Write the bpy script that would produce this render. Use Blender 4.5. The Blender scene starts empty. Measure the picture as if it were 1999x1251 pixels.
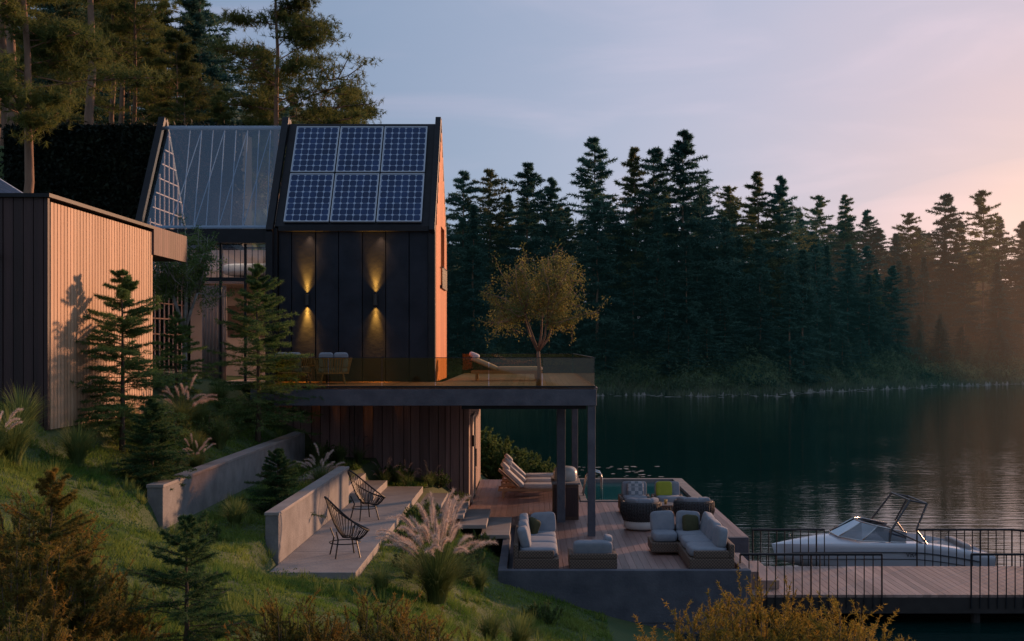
import bpy, math, numpy as np
from mathutils import Matrix, Vector, Euler
R_=np.random.RandomState
scene=bpy.context.scene
COL=scene.collection
CAMZ=5.3
# ------------------------------------------------------------------ helpers
wl={}
def link(o): COL.objects.link(o); return o
def empty(name,loc,label,cat,group=None,rot=0):
    o=bpy.data.objects.new(name,None); o.location=loc; o.empty_display_size=.2; o.rotation_euler=(0,0,rot)
    link(o); meta(o,label,cat,group); wl[o.name]=Vector(loc); return o
def meta(o,label=None,cat=None,group=None,kind=None):
    if label:o["label"]=label
    if cat:o["category"]=cat
    if group:o["group"]=group
    if kind:o["kind"]=kind
def mesh_np(name,V,F):
    V=np.asarray(V,dtype=np.float32); F=np.asarray(F,dtype=np.int32)
    me=bpy.data.meshes.new(name); k=F.shape[1]
    me.vertices.add(len(V)); me.vertices.foreach_set("co",V.ravel())
    me.loops.add(F.size); me.loops.foreach_set("vertex_index",F.ravel())
    me.polygons.add(len(F)); me.polygons.foreach_set("loop_start",np.arange(0,F.size,k,dtype=np.int32))
    me.polygons.foreach_set("loop_total",np.full(len(F),k,dtype=np.int32))
    me.update(calc_edges=True); return me
def obj_from(name,me,mat,parent=None,smooth=False):
    if mat is not None: me.materials.append(mat)
    if smooth: me.polygons.foreach_set("use_smooth",[True]*len(me.polygons))
    o=bpy.data.objects.new(name,me); link(o)
    if parent is not None:
        o.parent=parent; wl[o.name]=wl.get(parent.name,Vector((0,0,0)))
    return o
class MB:
    def __init__(s): s.v=[]; s.f=[]; s.T=Matrix.Identity(4)
    def add(s,vs,fs):
        b=len(s.v)
        for p in vs: s.v.append(tuple(s.T@Vector(p)))
        for f in fs: s.f.append([i+b for i in f])
    def box(s,x0,x1,y0,y1,z0,z1):
        s.add([(x0,y0,z0),(x1,y0,z0),(x1,y1,z0),(x0,y1,z0),(x0,y0,z1),(x1,y0,z1),(x1,y1,z1),(x0,y1,z1)],
              [(0,3,2,1),(4,5,6,7),(0,1,5,4),(1,2,6,5),(2,3,7,6),(3,0,4,7)])
    def obox(s,c,size,M):
        T0=s.T; s.T=T0@Matrix.Translation(c)@M.to_4x4(); a,b,d=[q/2 for q in size]
        s.box(-a,a,-b,b,-d,d); s.T=T0
    def tube(s,p0,p1,r0,r1=None,n=8,caps=True):
        r1=r0 if r1 is None else r1
        s.path([p0,p1],[r0,r1],n,caps=caps)
    def path(s,pts,r,n=6,closed=False,caps=True):
        pts=[Vector(p) for p in pts]; m=len(pts)
        if not hasattr(r,'__len__'): r=[r]*m
        vs=[];fs=[]; ref=None
        for i,p in enumerate(pts):
            if closed: d=pts[(i+1)%m]-pts[i-1]
            else: d=pts[min(i+1,m-1)]-pts[max(i-1,0)]
            if d.length<1e-9: d=Vector((0,0,1))
            d.normalize()
            if ref is None: ref=Vector((0,0,1)) if abs(d.z)<.9 else Vector((1,0,0))
            u=d.cross(ref)
            if u.length<1e-5: u=d.orthogonal()
            u.normalize(); w=u.cross(d); ref=w
            for k in range(n):
                a=2*math.pi*k/n; vs.append(p+(u*math.cos(a)+w*math.sin(a))*r[i])
        for i in range(m if closed else m-1):
            j=(i+1)%m
            for k in range(n): fs.append((i*n+k,i*n+(k+1)%n,j*n+(k+1)%n,j*n+k))
        if not closed and caps:
            fs.append(tuple(range(n))[::-1]); fs.append(tuple((m-1)*n+k for k in range(n)))
        s.add(vs,fs)
    def cush(s,c,size,M=None,e=.38,nu=20,nv=12):
        T0=s.T; s.T=T0@Matrix.Translation(c)@((M or Matrix.Identity(3)).to_4x4())
        def sp(x,p): return math.copysign(abs(x)**p,x)
        vs=[];fs=[]; a,b,d=[q/2 for q in size]
        for j in range(nv+1):
            ph=-math.pi/2+math.pi*j/nv
            for i in range(nu):
                th=2*math.pi*i/nu
                vs.append((a*sp(math.cos(ph),e)*sp(math.cos(th),e),b*sp(math.cos(ph),e)*sp(math.sin(th),e),d*sp(math.sin(ph),e)))
        for j in range(nv):
            for i in range(nu): fs.append((j*nu+i,j*nu+(i+1)%nu,(j+1)*nu+(i+1)%nu,(j+1)*nu+i))
        s.add(vs,fs); s.T=T0
    def lathe(s,prof,c=(0,0,0),n=24,a0=0,a1=2*math.pi,sx=1,sy=1):
        full=abs(a1-a0-2*math.pi)<1e-6; cols=n if full else n+1; vs=[];fs=[]
        for r,z in prof:
            for i in range(cols):
                a=a0+(a1-a0)*i/n; vs.append((c[0]+r*sx*math.cos(a),c[1]+r*sy*math.sin(a),c[2]+z))
        for j in range(len(prof)-1):
            for i in range(n):
                k=(i+1)%cols; fs.append((j*cols+i,j*cols+k,(j+1)*cols+k,(j+1)*cols+i))
        s.add(vs,fs)
    def obj(s,name,mat,parent=None,smooth=False,bevel=0,world=True):
        L=wl.get(parent.name,Vector((0,0,0))) if (parent is not None and world) else Vector((0,0,0))
        me=bpy.data.meshes.new(name); me.from_pydata([(a-L.x,b-L.y,c-L.z) for a,b,c in s.v],[],s.f); me.update()
        o=obj_from(name,me,mat,parent,smooth)
        if bevel:
            m=o.modifiers.new("b",'BEVEL'); m.width=bevel; m.segments=2; m.limit_method='ANGLE'
        return o
def copy_thing(root,loc,rot=0,scale=1,label=None):
    def rec(o,par):
        c=o.copy(); COL.objects.link(c)
        if par is not None: c.parent=par
        for ch in o.children: rec(ch,c)
        return c
    c=rec(root,None); c.location=loc; c.rotation_euler=(0,0,rot)
    c.scale=(scale,)*3 if not hasattr(scale,'__len__') else scale
    if label: c["label"]=label
    return c
# ------------------------------------------------------------------ materials
def nodes(name):
    m=bpy.data.materials.new(name); m.use_nodes=True; nt=m.node_tree; return m,nt,nt.nodes,nt.links,nt.nodes["Principled BSDF"]
def pmat(name,c1,c2=None,scale=4,rough=.6,bump=0,bscale=None,metal=0,stretch=(1,1,1),island=0,spec=.5,detail=6,objrand=0,coat=0):
    m,nt,N,L,B=nodes(name); B.inputs["Roughness"].default_value=rough; B.inputs["Metallic"].default_value=metal
    B.inputs["Specular IOR Level"].default_value=spec
    if coat: B.inputs["Coat Weight"].default_value=coat
    c2=c2 or c1
    tc=N.new("ShaderNodeTexCoord"); mp=N.new("ShaderNodeMapping"); mp.inputs["Scale"].default_value=stretch
    L.new(tc.outputs["Object"],mp.inputs["Vector"])
    no=N.new("ShaderNodeTexNoise"); no.inputs["Scale"].default_value=scale; no.inputs["Detail"].default_value=detail; no.inputs["Roughness"].default_value=.6
    L.new(mp.outputs[0],no.inputs["Vector"])
    rp=N.new("ShaderNodeMapRange"); rp.inputs[1].default_value=.3; rp.inputs[2].default_value=.7
    L.new(no.outputs["Fac"],rp.inputs[0])
    mx=N.new("ShaderNodeMix"); mx.data_type='RGBA'; mx.inputs[6].default_value=(*c1,1); mx.inputs[7].default_value=(*c2,1)
    L.new(rp.outputs[0],mx.inputs[0]); out=mx.outputs[2]
    if island or objrand:
        h=N.new("ShaderNodeHueSaturation")
        mr=N.new("ShaderNodeMapRange"); k=island or objrand; mr.inputs[3].default_value=1-k; mr.inputs[4].default_value=1+k
        if island: g=N.new("ShaderNodeNewGeometry"); L.new(g.outputs["Random Per Island"],mr.inputs[0])
        else: g=N.new("ShaderNodeObjectInfo"); L.new(g.outputs["Random"],mr.inputs[0])
        L.new(mr.outputs[0],h.inputs["Value"]); L.new(out,h.inputs["Color"]); out=h.outputs[0]
    L.new(out,B.inputs["Base Color"])
    if bump:
        n2=N.new("ShaderNodeTexNoise"); n2.inputs["Scale"].default_value=bscale or scale*4; n2.inputs["Detail"].default_value=5
        L.new(mp.outputs[0],n2.inputs["Vector"]); bp=N.new("ShaderNodeBump"); bp.inputs["Strength"].default_value=bump; bp.inputs["Distance"].default_value=.02
        L.new(n2.outputs["Fac"],bp.inputs["Height"]); L.new(bp.outputs[0],B.inputs["Normal"])
    return m
def leafmat(name,c1,c2,scale=1.5,trans=.3,vary=.35,tip=None):
    m,nt,N,L,B=nodes(name); B.inputs["Roughness"].default_value=.65; B.inputs["Specular IOR Level"].default_value=.2
    tc=N.new("ShaderNodeTexCoord"); no=N.new("ShaderNodeTexNoise"); no.inputs["Scale"].default_value=scale; no.inputs["Detail"].default_value=3
    L.new(tc.outputs["Object"],no.inputs["Vector"])
    rp=N.new("ShaderNodeMapRange"); rp.inputs[1].default_value=.35; rp.inputs[2].default_value=.65; L.new(no.outputs["Fac"],rp.inputs[0])
    mx=N.new("ShaderNodeMix"); mx.data_type='RGBA'; mx.inputs[6].default_value=(*c1,1); mx.inputs[7].default_value=(*c2,1); L.new(rp.outputs[0],mx.inputs[0])
    g=N.new("ShaderNodeNewGeometry"); oi=N.new("ShaderNodeObjectInfo")
    ad=N.new("ShaderNodeMath"); ad.operation='ADD'; L.new(g.outputs["Random Per Island"],ad.inputs[0]); L.new(oi.outputs["Random"],ad.inputs[1])
    mr=N.new("ShaderNodeMapRange"); mr.inputs[2].default_value=2; mr.inputs[3].default_value=1-vary; mr.inputs[4].default_value=1+vary; L.new(ad.outputs[0],mr.inputs[0])
    h=N.new("ShaderNodeHueSaturation"); L.new(mr.outputs[0],h.inputs["Value"]); L.new(mx.outputs[2],h.inputs["Color"])
    L.new(h.outputs[0],B.inputs["Base Color"])
    tr=N.new("ShaderNodeBsdfTranslucent"); L.new(h.outputs[0],tr.inputs["Color"])
    ms=N.new("ShaderNodeMixShader"); ms.inputs[0].default_value=trans; L.new(B.outputs[0],ms.inputs[1]); L.new(tr.outputs[0],ms.inputs[2])
    L.new(ms.outputs[0],N["Material Output"].inputs["Surface"]); return m
def glassmat(name,tint,refl,rough=.02,base=.0,gc=(.9,.93,1)):
    m,nt,N,L,B=nodes(name); N.remove(B)
    t=N.new("ShaderNodeBsdfTransparent"); t.inputs[0].default_value=(*tint,1)
    g=N.new("ShaderNodeBsdfGlossy"); g.inputs["Roughness"].default_value=rough; g.inputs["Color"].default_value=(*gc,1)
    fr=N.new("ShaderNodeLayerWeight"); fr.inputs[0].default_value=.25
    mr=N.new("ShaderNodeMapRange"); mr.inputs[3].default_value=base; mr.inputs[4].default_value=refl; L.new(fr.outputs["Fresnel"],mr.inputs[0])
    ms=N.new("ShaderNodeMixShader"); L.new(mr.outputs[0],ms.inputs[0]); L.new(t.outputs[0],ms.inputs[1]); L.new(g.outputs[0],ms.inputs[2])
    L.new(ms.outputs[0],N["Material Output"].inputs["Surface"]); return m
M={}
M['concrete']=pmat("concrete",(.14,.135,.14),(.25,.24,.24),3,.8,.4,30)
M['concrete_dark']=pmat("dark_concrete",(.048,.055,.076),(.100,.106,.132),2.6,.7,.4,25)
M['patio']=pmat("patio_concrete",(.20,.185,.185),(.31,.28,.27),2,.75,.3,25)
M['black_panel']=pmat("blackened_panel",(.006,.010,.017),(.019,.025,.037),1.6,.55,.2,9,island=.3,spec=.25)
M['black_metal']=pmat("black_metal",(.010,.012,.016),(.018,.02,.025),5,.45,metal=.2,spec=.3)
M['lampmetal']=pmat("lamp_metal",(.02,.02,.02),(.03,.03,.03),5,.5)
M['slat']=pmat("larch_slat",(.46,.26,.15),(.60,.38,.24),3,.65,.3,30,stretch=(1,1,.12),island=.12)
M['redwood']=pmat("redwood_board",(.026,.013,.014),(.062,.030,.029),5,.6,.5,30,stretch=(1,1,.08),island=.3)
M['redwood2']=pmat("weathered_board",(.19,.105,.095),(.34,.205,.185),5,.65,.5,30,stretch=(1,1,.08),island=.35)
M['canopy']=pmat("canopy_board",(.08,.038,.036),(.15,.078,.07),5,.65,.5,30,stretch=(1,1,.08),island=.25)
M['cedar']=pmat("cedar_board",(.62,.14,.025),(.76,.22,.05),4,.6,.3,20,stretch=(1,1,.1),island=.15)
M['decking']=pmat("deck_board",(.16,.092,.08),(.27,.17,.15),3,.5,.4,25,stretch=(1,.1,1),island=.25)
M['decking_x']=pmat("dock_board",(.22,.14,.12),(.34,.235,.20),3,.55,.4,25,stretch=(1,.1,1),island=.25)
M['bark']=pmat("bark",(.06,.04,.028),(.15,.10,.07),3,.9,.8,14,stretch=(1,1,.3))
M['barkpine']=pmat("pine_bark",(.16,.095,.065),(.34,.20,.13),2,.9,.8,10,stretch=(1,1,.3))
M['barkpale']=pmat("pale_bark",(.4,.38,.35),(.16,.14,.12),6,.8,.3)
M['cush']=pmat("cushion_fabric",(.19,.22,.27),(.25,.275,.32),8,.9,.2,60)
M['cushw']=pmat("white_cushion",(.44,.42,.42),(.52,.49,.48),6,.9,.2,50)
M['green']=pmat("green_pillow",(.25,.30,.03),(.35,.36,.04),9,.9,.3,50)
M['olive']=pmat("olive_pillow",(.05,.05,.02),(.07,.07,.03),9,.9)
M['wood']=pmat("teak",(.30,.17,.09),(.42,.25,.14),6,.5,.2,30,stretch=(.2,1,1))
M['darkwood']=pmat("dark_teak",(.06,.03,.02),(.11,.06,.04),6,.45,.2,30,stretch=(1,1,.2))
M['cream']=pmat("cream_enamel",(.4,.38,.35),(.45,.42,.39),3,.35)
M['chrome']=pmat("brushed_steel",(.5,.5,.5),(.55,.55,.55),3,.25,metal=1)
M['tower']=pmat("powder_coated_tube",(.05,.05,.055),(.07,.07,.075),3,.35)
M['gel']=pmat("white_gelcoat",(.53,.56,.63),(.58,.61,.68),2,.22,coat=.4)
M['navy']=pmat("navy_gelcoat",(.03,.035,.05),(.04,.045,.06),2,.25,coat=.4)
M['vinyl']=pmat("grey_vinyl",(.25,.23,.23),(.3,.28,.28),5,.5)
def weave(name,c1,c2,s):
    m,nt,N,L,B=nodes(name); B.inputs["Roughness"].default_value=.7
    tc=N.new("ShaderNodeTexCoord"); ck=N.new("ShaderNodeTexChecker"); ck.inputs["Scale"].default_value=s
    ck.inputs["Color1"].default_value=(*c1,1); ck.inputs["Color2"].default_value=(*c2,1)
    L.new(tc.outputs["Object"],ck.inputs["Vector"]); L.new(ck.outputs[0],B.inputs["Base Color"])
    bp=N.new("ShaderNodeBump"); bp.inputs["Strength"].default_value=.6; bp.inputs["Distance"].default_value=.01; L.new(ck.outputs["Fac"],bp.inputs["Height"]); L.new(bp.outputs[0],B.inputs["Normal"]); return m
M['wicker']=weave("wicker_weave",(.17,.12,.09),(.06,.042,.035),34)
M['rope']=weave("dark_rope_weave",(.05,.05,.055),(.015,.015,.018),26)
M['pillow_pattern']=weave("patterned_fabric",(.40,.42,.46),(.16,.2,.24),11)
M['glass_rail']=glassmat("amber_glass",(.82,.72,.48),.5,base=.03)
M['glass_roof']=glassmat("roof_glass",(.80,.87,.94),.5,base=.15,rough=.02,gc=(.66,.82,1))
M['glass_win']=glassmat("window_glass",(.92,.94,.95),.6,base=.03)
M['boat_glass']=glassmat("tinted_glass",(.10,.12,.15),.6,base=.10)
M['fir']=leafmat("fir_needles",(.032,.100,.088),(.095,.185,.135),.25,.4)
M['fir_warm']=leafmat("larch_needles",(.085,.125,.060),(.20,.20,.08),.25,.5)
M['spruce']=leafmat("spruce_needles",(.065,.14,.048),(.17,.25,.078),2,.45)
M['spruce_dark']=leafmat("dark_spruce_needles",(.035,.10,.042),(.095,.16,.055),3,.4)
M['pine']=leafmat("pine_needles",(.065,.10,.032),(.17,.185,.052),.6,.45)
M['rust']=leafmat("rusty_needles",(.12,.135,.03),(.34,.20,.045),1.6,.45)
M['yellowpine']=leafmat("golden_needles",(.17,.16,.028),(.42,.27,.05),3,.4)
M['yellowleaf']=leafmat("olive_gold_leaf",(.11,.14,.045),(.30,.26,.075),1.8,.45)
M['greenleaf']=leafmat("green_leaf",(.07,.13,.045),(.17,.23,.07),2.5,.4)
M['grass']=leafmat("lawn_blades",(.075,.165,.028),(.20,.26,.052),.8,.4,.45)
M['tuft']=leafmat("tuft_blades",(.10,.16,.05),(.22,.26,.085),2,.4)
M['plume']=leafmat("pampas_plume",(.60,.48,.43),(.80,.68,.61),4,.4,.2)
M['mauve']=leafmat("mauve_seedhead",(.16,.13,.14),(.26,.21,.21),4,.3,.25)
M['reed']=leafmat("reed_blades",(.08,.13,.09),(.19,.21,.13),.3,.3)
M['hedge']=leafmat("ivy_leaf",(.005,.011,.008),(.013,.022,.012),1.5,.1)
M['lily']=leafmat("lily_pad",(.25,.26,.22),(.42,.38,.36),3,.1)
# ------------------------------------------------------------------ camera, world, sun
cam=bpy.data.cameras.new("camera"); co=bpy.data.objects.new("camera",cam); link(co); co.location=(0,0,CAMZ); co.rotation_euler=(math.pi/2,0,0)
cam.sensor_width=36; cam.lens=43.2; cam.shift_x=-.0203; cam.shift_y=.0248; cam.clip_end=3000; scene.camera=co
scene.view_settings.view_transform='Standard'; scene.view_settings.look='None'; scene.view_settings.exposure=0
SD=Vector((.66,.73,.165)).normalized()
w=bpy.data.worlds.new("World"); scene.world=w; w.use_nodes=True; nt=w.node_tree; N=nt.nodes; L=nt.links; N.clear()
out=N.new("ShaderNodeOutputWorld"); bg=N.new("ShaderNodeBackground"); 
tc=N.new("ShaderNodeTexCoord"); nz=N.new("ShaderNodeVectorMath"); nz.operation='NORMALIZE'; L.new(tc.outputs["Generated"],nz.inputs[0])
dt=N.new("ShaderNodeVectorMath"); dt.operation='DOT_PRODUCT'; g=Vector((.50,1,.05)).normalized(); dt.inputs[1].default_value=g; L.new(nz.outputs[0],dt.inputs[0])
mpn=N.new("ShaderNodeMapping"); mpn.inputs["Scale"].default_value=(1.2,1.2,4); mpn.inputs["Rotation"].default_value=(0,math.radians(-28),0); L.new(nz.outputs[0],mpn.inputs[0])
cn=N.new("ShaderNodeTexNoise"); cn.inputs["Scale"].default_value=2.4; cn.inputs["Detail"].default_value=6; cn.inputs["Distortion"].default_value=.5; L.new(mpn.outputs[0],cn.inputs["Vector"])
ac=N.new("ShaderNodeMath"); ac.operation='ARCCOSINE'; L.new(dt.outputs["Value"],ac.inputs[0])
dv=N.new("ShaderNodeMath"); dv.operation='DIVIDE'; dv.inputs[1].default_value=math.pi; L.new(ac.outputs[0],dv.inputs[0])
cm=N.new("ShaderNodeMath"); cm.operation='MULTIPLY_ADD'; cm.inputs[1].default_value=-.03; L.new(cn.outputs["Fac"],cm.inputs[0]); 
ad=N.new("ShaderNodeMath"); ad.operation='ADD'; ad.inputs[1].default_value=.015; L.new(dv.outputs[0],ad.inputs[0]); L.new(ad.outputs[0],cm.inputs[2])
rp=N.new("ShaderNodeValToRGB"); L.new(cm.outputs[0],rp.inputs[0]); cr=rp.color_ramp; cr.interpolation='B_SPLINE'
stops=[(0,(.98,.66,.46)),(.02,(.89,.61,.51)),(.045,(.75,.56,.58)),(.075,(.60,.52,.61)),(.11,(.48,.49,.63)),(.15,(.36,.42,.57)),(.22,(.22,.31,.46)),(.4,(.19,.27,.40)),(1,(.215,.28,.38))]
cr.elements[0].position=0; cr.elements[0].color=(*stops[0][1],1); cr.elements[1].position=1; cr.elements[1].color=(*stops[-1][1],1)
for p,c in stops[1:-1]:
    e=cr.elements.new(p); e.color=(*c,1)
mp2=N.new("ShaderNodeMapping"); mp2.inputs["Scale"].default_value=(2.0,2.0,10); mp2.inputs["Rotation"].default_value=(0,math.radians(-38),math.radians(10)); L.new(nz.outputs[0],mp2.inputs[0])
c2=N.new("ShaderNodeTexNoise"); c2.inputs["Scale"].default_value=1.7; c2.inputs["Detail"].default_value=8; c2.inputs["Distortion"].default_value=1.0; L.new(mp2.outputs[0],c2.inputs["Vector"])
cmr=N.new("ShaderNodeMapRange"); cmr.interpolation_type='SMOOTHSTEP'; cmr.inputs[1].default_value=.42; cmr.inputs[2].default_value=.8; cmr.inputs[4].default_value=1; L.new(c2.outputs["Fac"],cmr.inputs[0])
cs=N.new("ShaderNodeVectorMath"); cs.operation='SCALE'; cs.inputs[0].default_value=(.11,.06,.055); L.new(cmr.outputs[0],cs.inputs["Scale"])
sky=N.new("ShaderNodeTexSky"); sky.sky_type='NISHITA'; sky.sun_disc=False; sky.sun_elevation=math.asin(SD.z); sky.sun_rotation=math.atan2(SD.x,SD.y)
sm=N.new("ShaderNodeVectorMath"); sm.operation='SCALE'; sm.inputs["Scale"].default_value=.006; L.new(sky.outputs[0],sm.inputs[0])
av=N.new("ShaderNodeVectorMath"); av.operation='ADD'; L.new(rp.outputs[0],av.inputs[0]); L.new(sm.outputs[0],av.inputs[1])
av2=N.new("ShaderNodeVectorMath"); av2.operation='ADD'; L.new(av.outputs[0],av2.inputs[0]); L.new(cs.outputs[0],av2.inputs[1])
L.new(av2.outputs[0],bg.inputs[0]); bg.inputs[1].default_value=1.03; L.new(bg.outputs[0],out.inputs[0])
sl=bpy.data.lights.new("sun",'SUN'); sl.energy=4.4; sl.angle=math.radians(2.0); sl.color=(1,.52,.28); so=bpy.data.objects.new("sun",sl); link(so)
so.rotation_euler=SD.to_track_quat('Z','Y').to_euler(); so.location=(40,40,20)
# ------------------------------------------------------------------ terrain
def sst(a,b,x):
    t=np.clip((x-a)/(b-a),0,1); return t*t*(3-2*t)
def wob(x,y,s=1): return (np.sin(x*.9*s+1.3*np.sin(y*.7*s))+np.sin(y*1.1*s+x*.5*s+2)+.5*np.sin(x*2.3*s-y*1.9*s))/2.5
def ysh(x): return np.interp(x,[-60,-10,26,40,73,120,300],[125,137,137,155,182,200,230])+2*np.sin(x*.25)+1.2*np.sin(x*.6+1)
def ground(x,y):
    x=np.asarray(x,float); y=np.asarray(y,float)
    kx=[-60,-16,-8.2,-7.7,-7.2,-5.84,-5.62,-5.45,-4.06,-3.85,-2.5,-1.9,-1.6,-.6,1.5,4,7,60]
    near=np.interp(x,kx,[8,4.8,4.4,4.15,3.6,3.02,2.5,2.42,2.38,1.9,1.85,1.35,.85,.6,.3,-.3,-1.5,-2])
    nearf=np.interp(x,kx,[8,4.8,4.4,4.15,3.6,3.02,2.5,2.42,2.38,1.9,1.88,1.72,1.58,.95,.3,-.3,-1.5,-2])
    bl=sst(24.5,26.8,y); near=nearf*(1-bl)+near*bl
    front=np.interp(x,[-60,-10,-7.5,-4.3,-2.6,0,2,4,7,60],[8,4.7,3.9,2.7,2.2,1.5,1.1,.3,-1.2,-2])
    ww=sst(14.5,18.3,y); n=front*(1-ww)+near*ww+.06*np.clip(13-y,0,13)
    n=n+.08*wob(x,y,1.3)*(1-sst(16,18.5,y))
    ay=-.3-(y-43)*.15; d=ay-x
    back=np.where(d>0,np.minimum(d*.55,4.4),np.maximum(d*.5,-2))
    w2=sst(39,42.5,y); n=n*(1-w2)+back*w2
    n=n+8.0*sst(9.5,12.5,-x)*sst(41.2,43.5,y)+.2*np.clip(y-45,0,200)*sst(10,35,-x)
    dd=y-ysh(x); dp=np.clip(dd,0,None)
    far=np.where(dd<0,np.maximum(dd*.3,-2),7.5*(1-np.exp(-dp/11))+.015*dp+.7*wob(x,y,.3)*(1-np.exp(-dp/5)))
    far=np.where(y>100,far,-2)
    return np.maximum(n,far)
def gz(x,y): return float(ground(x,y))
def grow(a,step,f,end):
    o=[];
    while a<end: a+=step; step*=f; o.append(a)
    return o
xs=sorted([-a for a in grow(12,.5,1.09,900)])+list(np.arange(-12,6,.12))+grow(6,.5,1.07,900)
ys=[-60,-30,-10,0]+list(np.arange(4,46,.3))+grow(46,.8,1.03,130)+grow(131,1.2,1.06,1500)
X,Y=np.meshgrid(xs,ys); Z=ground(X,Y); nx=len(xs); ny=len(ys)
idx=np.arange(nx*ny).reshape(ny,nx)
F=np.stack([idx[:-1,:-1],idx[:-1,1:],idx[1:,1:],idx[1:,:-1]],-1).reshape(-1,4)
mg=pmat("meadow_soil",(.036,.070,.022),(.080,.105,.034),.8,.95,.8,9)
o=obj_from("ground",mesh_np("ground",np.stack([X,Y,Z],-1).reshape(-1,3),F),mg,smooth=True); meta(o,"grassy lakeside slope with forest floor","ground",kind="structure")
# water
m,nt,N,L,B=nodes("lake_water"); B.inputs["Base Color"].default_value=(.002,.020,.018,1); B.inputs["Roughness"].default_value=.04; B.inputs["IOR"].default_value=1.33
tc=N.new("ShaderNodeTexCoord"); mp=N.new("ShaderNodeMapping"); mp.inputs["Scale"].default_value=(.5,1.8,1); L.new(tc.outputs["Object"],mp.inputs[0])
n1=N.new("ShaderNodeTexNoise"); n1.inputs["Scale"].default_value=1.6; n1.inputs["Detail"].default_value=4; n1.inputs["Roughness"].default_value=.5; L.new(mp.outputs[0],n1.inputs["Vector"])
n3=N.new("ShaderNodeTexNoise"); n3.inputs["Scale"].default_value=.06; n3.inputs["Detail"].default_value=3; L.new(tc.outputs["Object"],n3.inputs["Vector"])
mr=N.new("ShaderNodeMapRange"); mr.inputs[1].default_value=.38; mr.inputs[2].default_value=.62; mr.inputs[3].default_value=.10; mr.inputs[4].default_value=.26; L.new(n3.outputs["Fac"],mr.inputs[0])
bp=N.new("ShaderNodeBump"); L.new(mr.outputs[0],bp.inputs["Strength"]); bp.inputs["Distance"].default_value=.08; L.new(n1.outputs["Fac"],bp.inputs["Height"]); L.new(bp.outputs[0],B.inputs["Normal"])
b=MB(); b.add([(-900,-60,0),(900,-60,0),(900,900,0),(-900,900,0)],[(0,1,2,3)]); o=b.obj("lake_water",m); meta(o,"calm dark green lake water with ripples","lake",kind="structure")
# evening haze over the far shore: emissive volumes, glow added for scattered light
def haze(name,label,c,rad,col,em,dens):
    m=bpy.data.materials.new(name); m.use_nodes=True; N=m.node_tree.nodes; L=m.node_tree.links; N.clear(); o_=N.new("ShaderNodeOutputMaterial"); e=N.new("ShaderNodeEmission"); e.inputs[0].default_value=(*col,1); e.inputs[1].default_value=em
    a=N.new("ShaderNodeVolumeAbsorption"); a.inputs["Density"].default_value=dens; a.inputs[0].default_value=(.5,.5,.5,1); s=N.new("ShaderNodeAddShader"); L.new(e.outputs[0],s.inputs[0]); L.new(a.outputs[0],s.inputs[1]); L.new(s.outputs[0],o_.inputs["Volume"])
    b=MB(); b.cush(c,[2*r for r in rad],e=1,nu=48,nv=32); o=b.obj(name,m,smooth=True); meta(o,label,"haze",kind="structure")
haze("lake_haze_glow","thin bluish haze glow added as emission over the far lake shore",(40,230,0),(260,105,46),(.18,.58,.60),.00026,.0006)  # blue-green emission lifts the dark far trees, imitating aerial haze
haze("warm_haze_glow","warm haze glow added as emission over the far trees",(102,207,10),(64,60,28),(1,.45,.24),.0024,.001)  # own warm emission imitates the glow around the low sun
# ------------------------------------------------------------------ foliage generators
def nrm(a): return a/np.maximum(np.linalg.norm(a,axis=-1,keepdims=True),1e-9)
def needles(rng,P0,P1,n,Ln,W,spread=.8):
    P0=np.repeat(P0,n,0); P1=np.repeat(P1,n,0); k=len(P0); t=rng.rand(k,1)
    base=P0+(P1-P0)*t; ax=nrm(P1-P0); d=nrm(ax*.6+rng.randn(k,3)*spread*.7)
    s=nrm(np.cross(d,rng.randn(k,3)))*W*.5; Lr=Ln*(.6+.6*rng.rand(k,1))
    V=np.stack([base-s,base+s,base+d*Lr],1).reshape(-1,3); return V,np.arange(3*k).reshape(-1,3)
def conifer(rng,H,Rr,nw,perw,nt_,droop=.3,p=.85,t0=.1,rag=.3,rise=.35,jit=.8):
    A=[];Bq=[]; main=[]; ph=rng.rand(3)*6.28
    for iw in range(nw):
        tn0=(iw/nw)**.95
        nb=max(3,int(perw*(1-.4*tn0)))
        for k in range(nb):
            tn=min(.985,max(0,tn0+jit*rng.rand()/nw)); t=t0+(1-t0)*tn; az=rng.rand()*6.283
            lob=1+.16*rag*(math.sin(2*az+ph[0]+tn*5)+math.sin(3*az+ph[1]-tn*9))
            prof=Rr*((1-tn)**p)*min(1,.6+2.5*tn)*lob
            z=H*t
            Lb=max(.05*Rr,prof*(.95+rag*rng.randn()*.35)); o=np.array([math.cos(az),math.sin(az),0]); sd=np.array([-o[1],o[0],0])
            a=rise*tn-.1*(1-tn)+.12*rng.randn(); bb=droop*(1-tn*.6)
            def pt(s): return np.array([0,0,z])+o*Lb*s+np.array([0,0,Lb*(a*s-bb*s*s*.6+.25*bb*s**4)])
            pr=pt(0.0)
            for s in (.35,.7,1.0):
                q=pt(s); A.append(pr); Bq.append(q); main.append((pr,q)); pr=q
            for j in range(nt_):
                s=.15+.85*(j+rng.rand())/nt_; sg=1 if rng.rand()<.5 else -1
                tl=Lb*.40*(1.05-s*.75)*(.5+.7*rng.rand()); c=pt(s); e=c+(o*.65+sd*sg*.75)*tl+np.array([0,0,tl*(.12*rng.randn()-droop*.6*rng.rand())]); A.append(c);Bq.append(e)
    A.append(np.array([0,0,H*.93]));Bq.append(np.array([0,0,H]))
    return np.array(A),np.array(Bq),main
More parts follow.
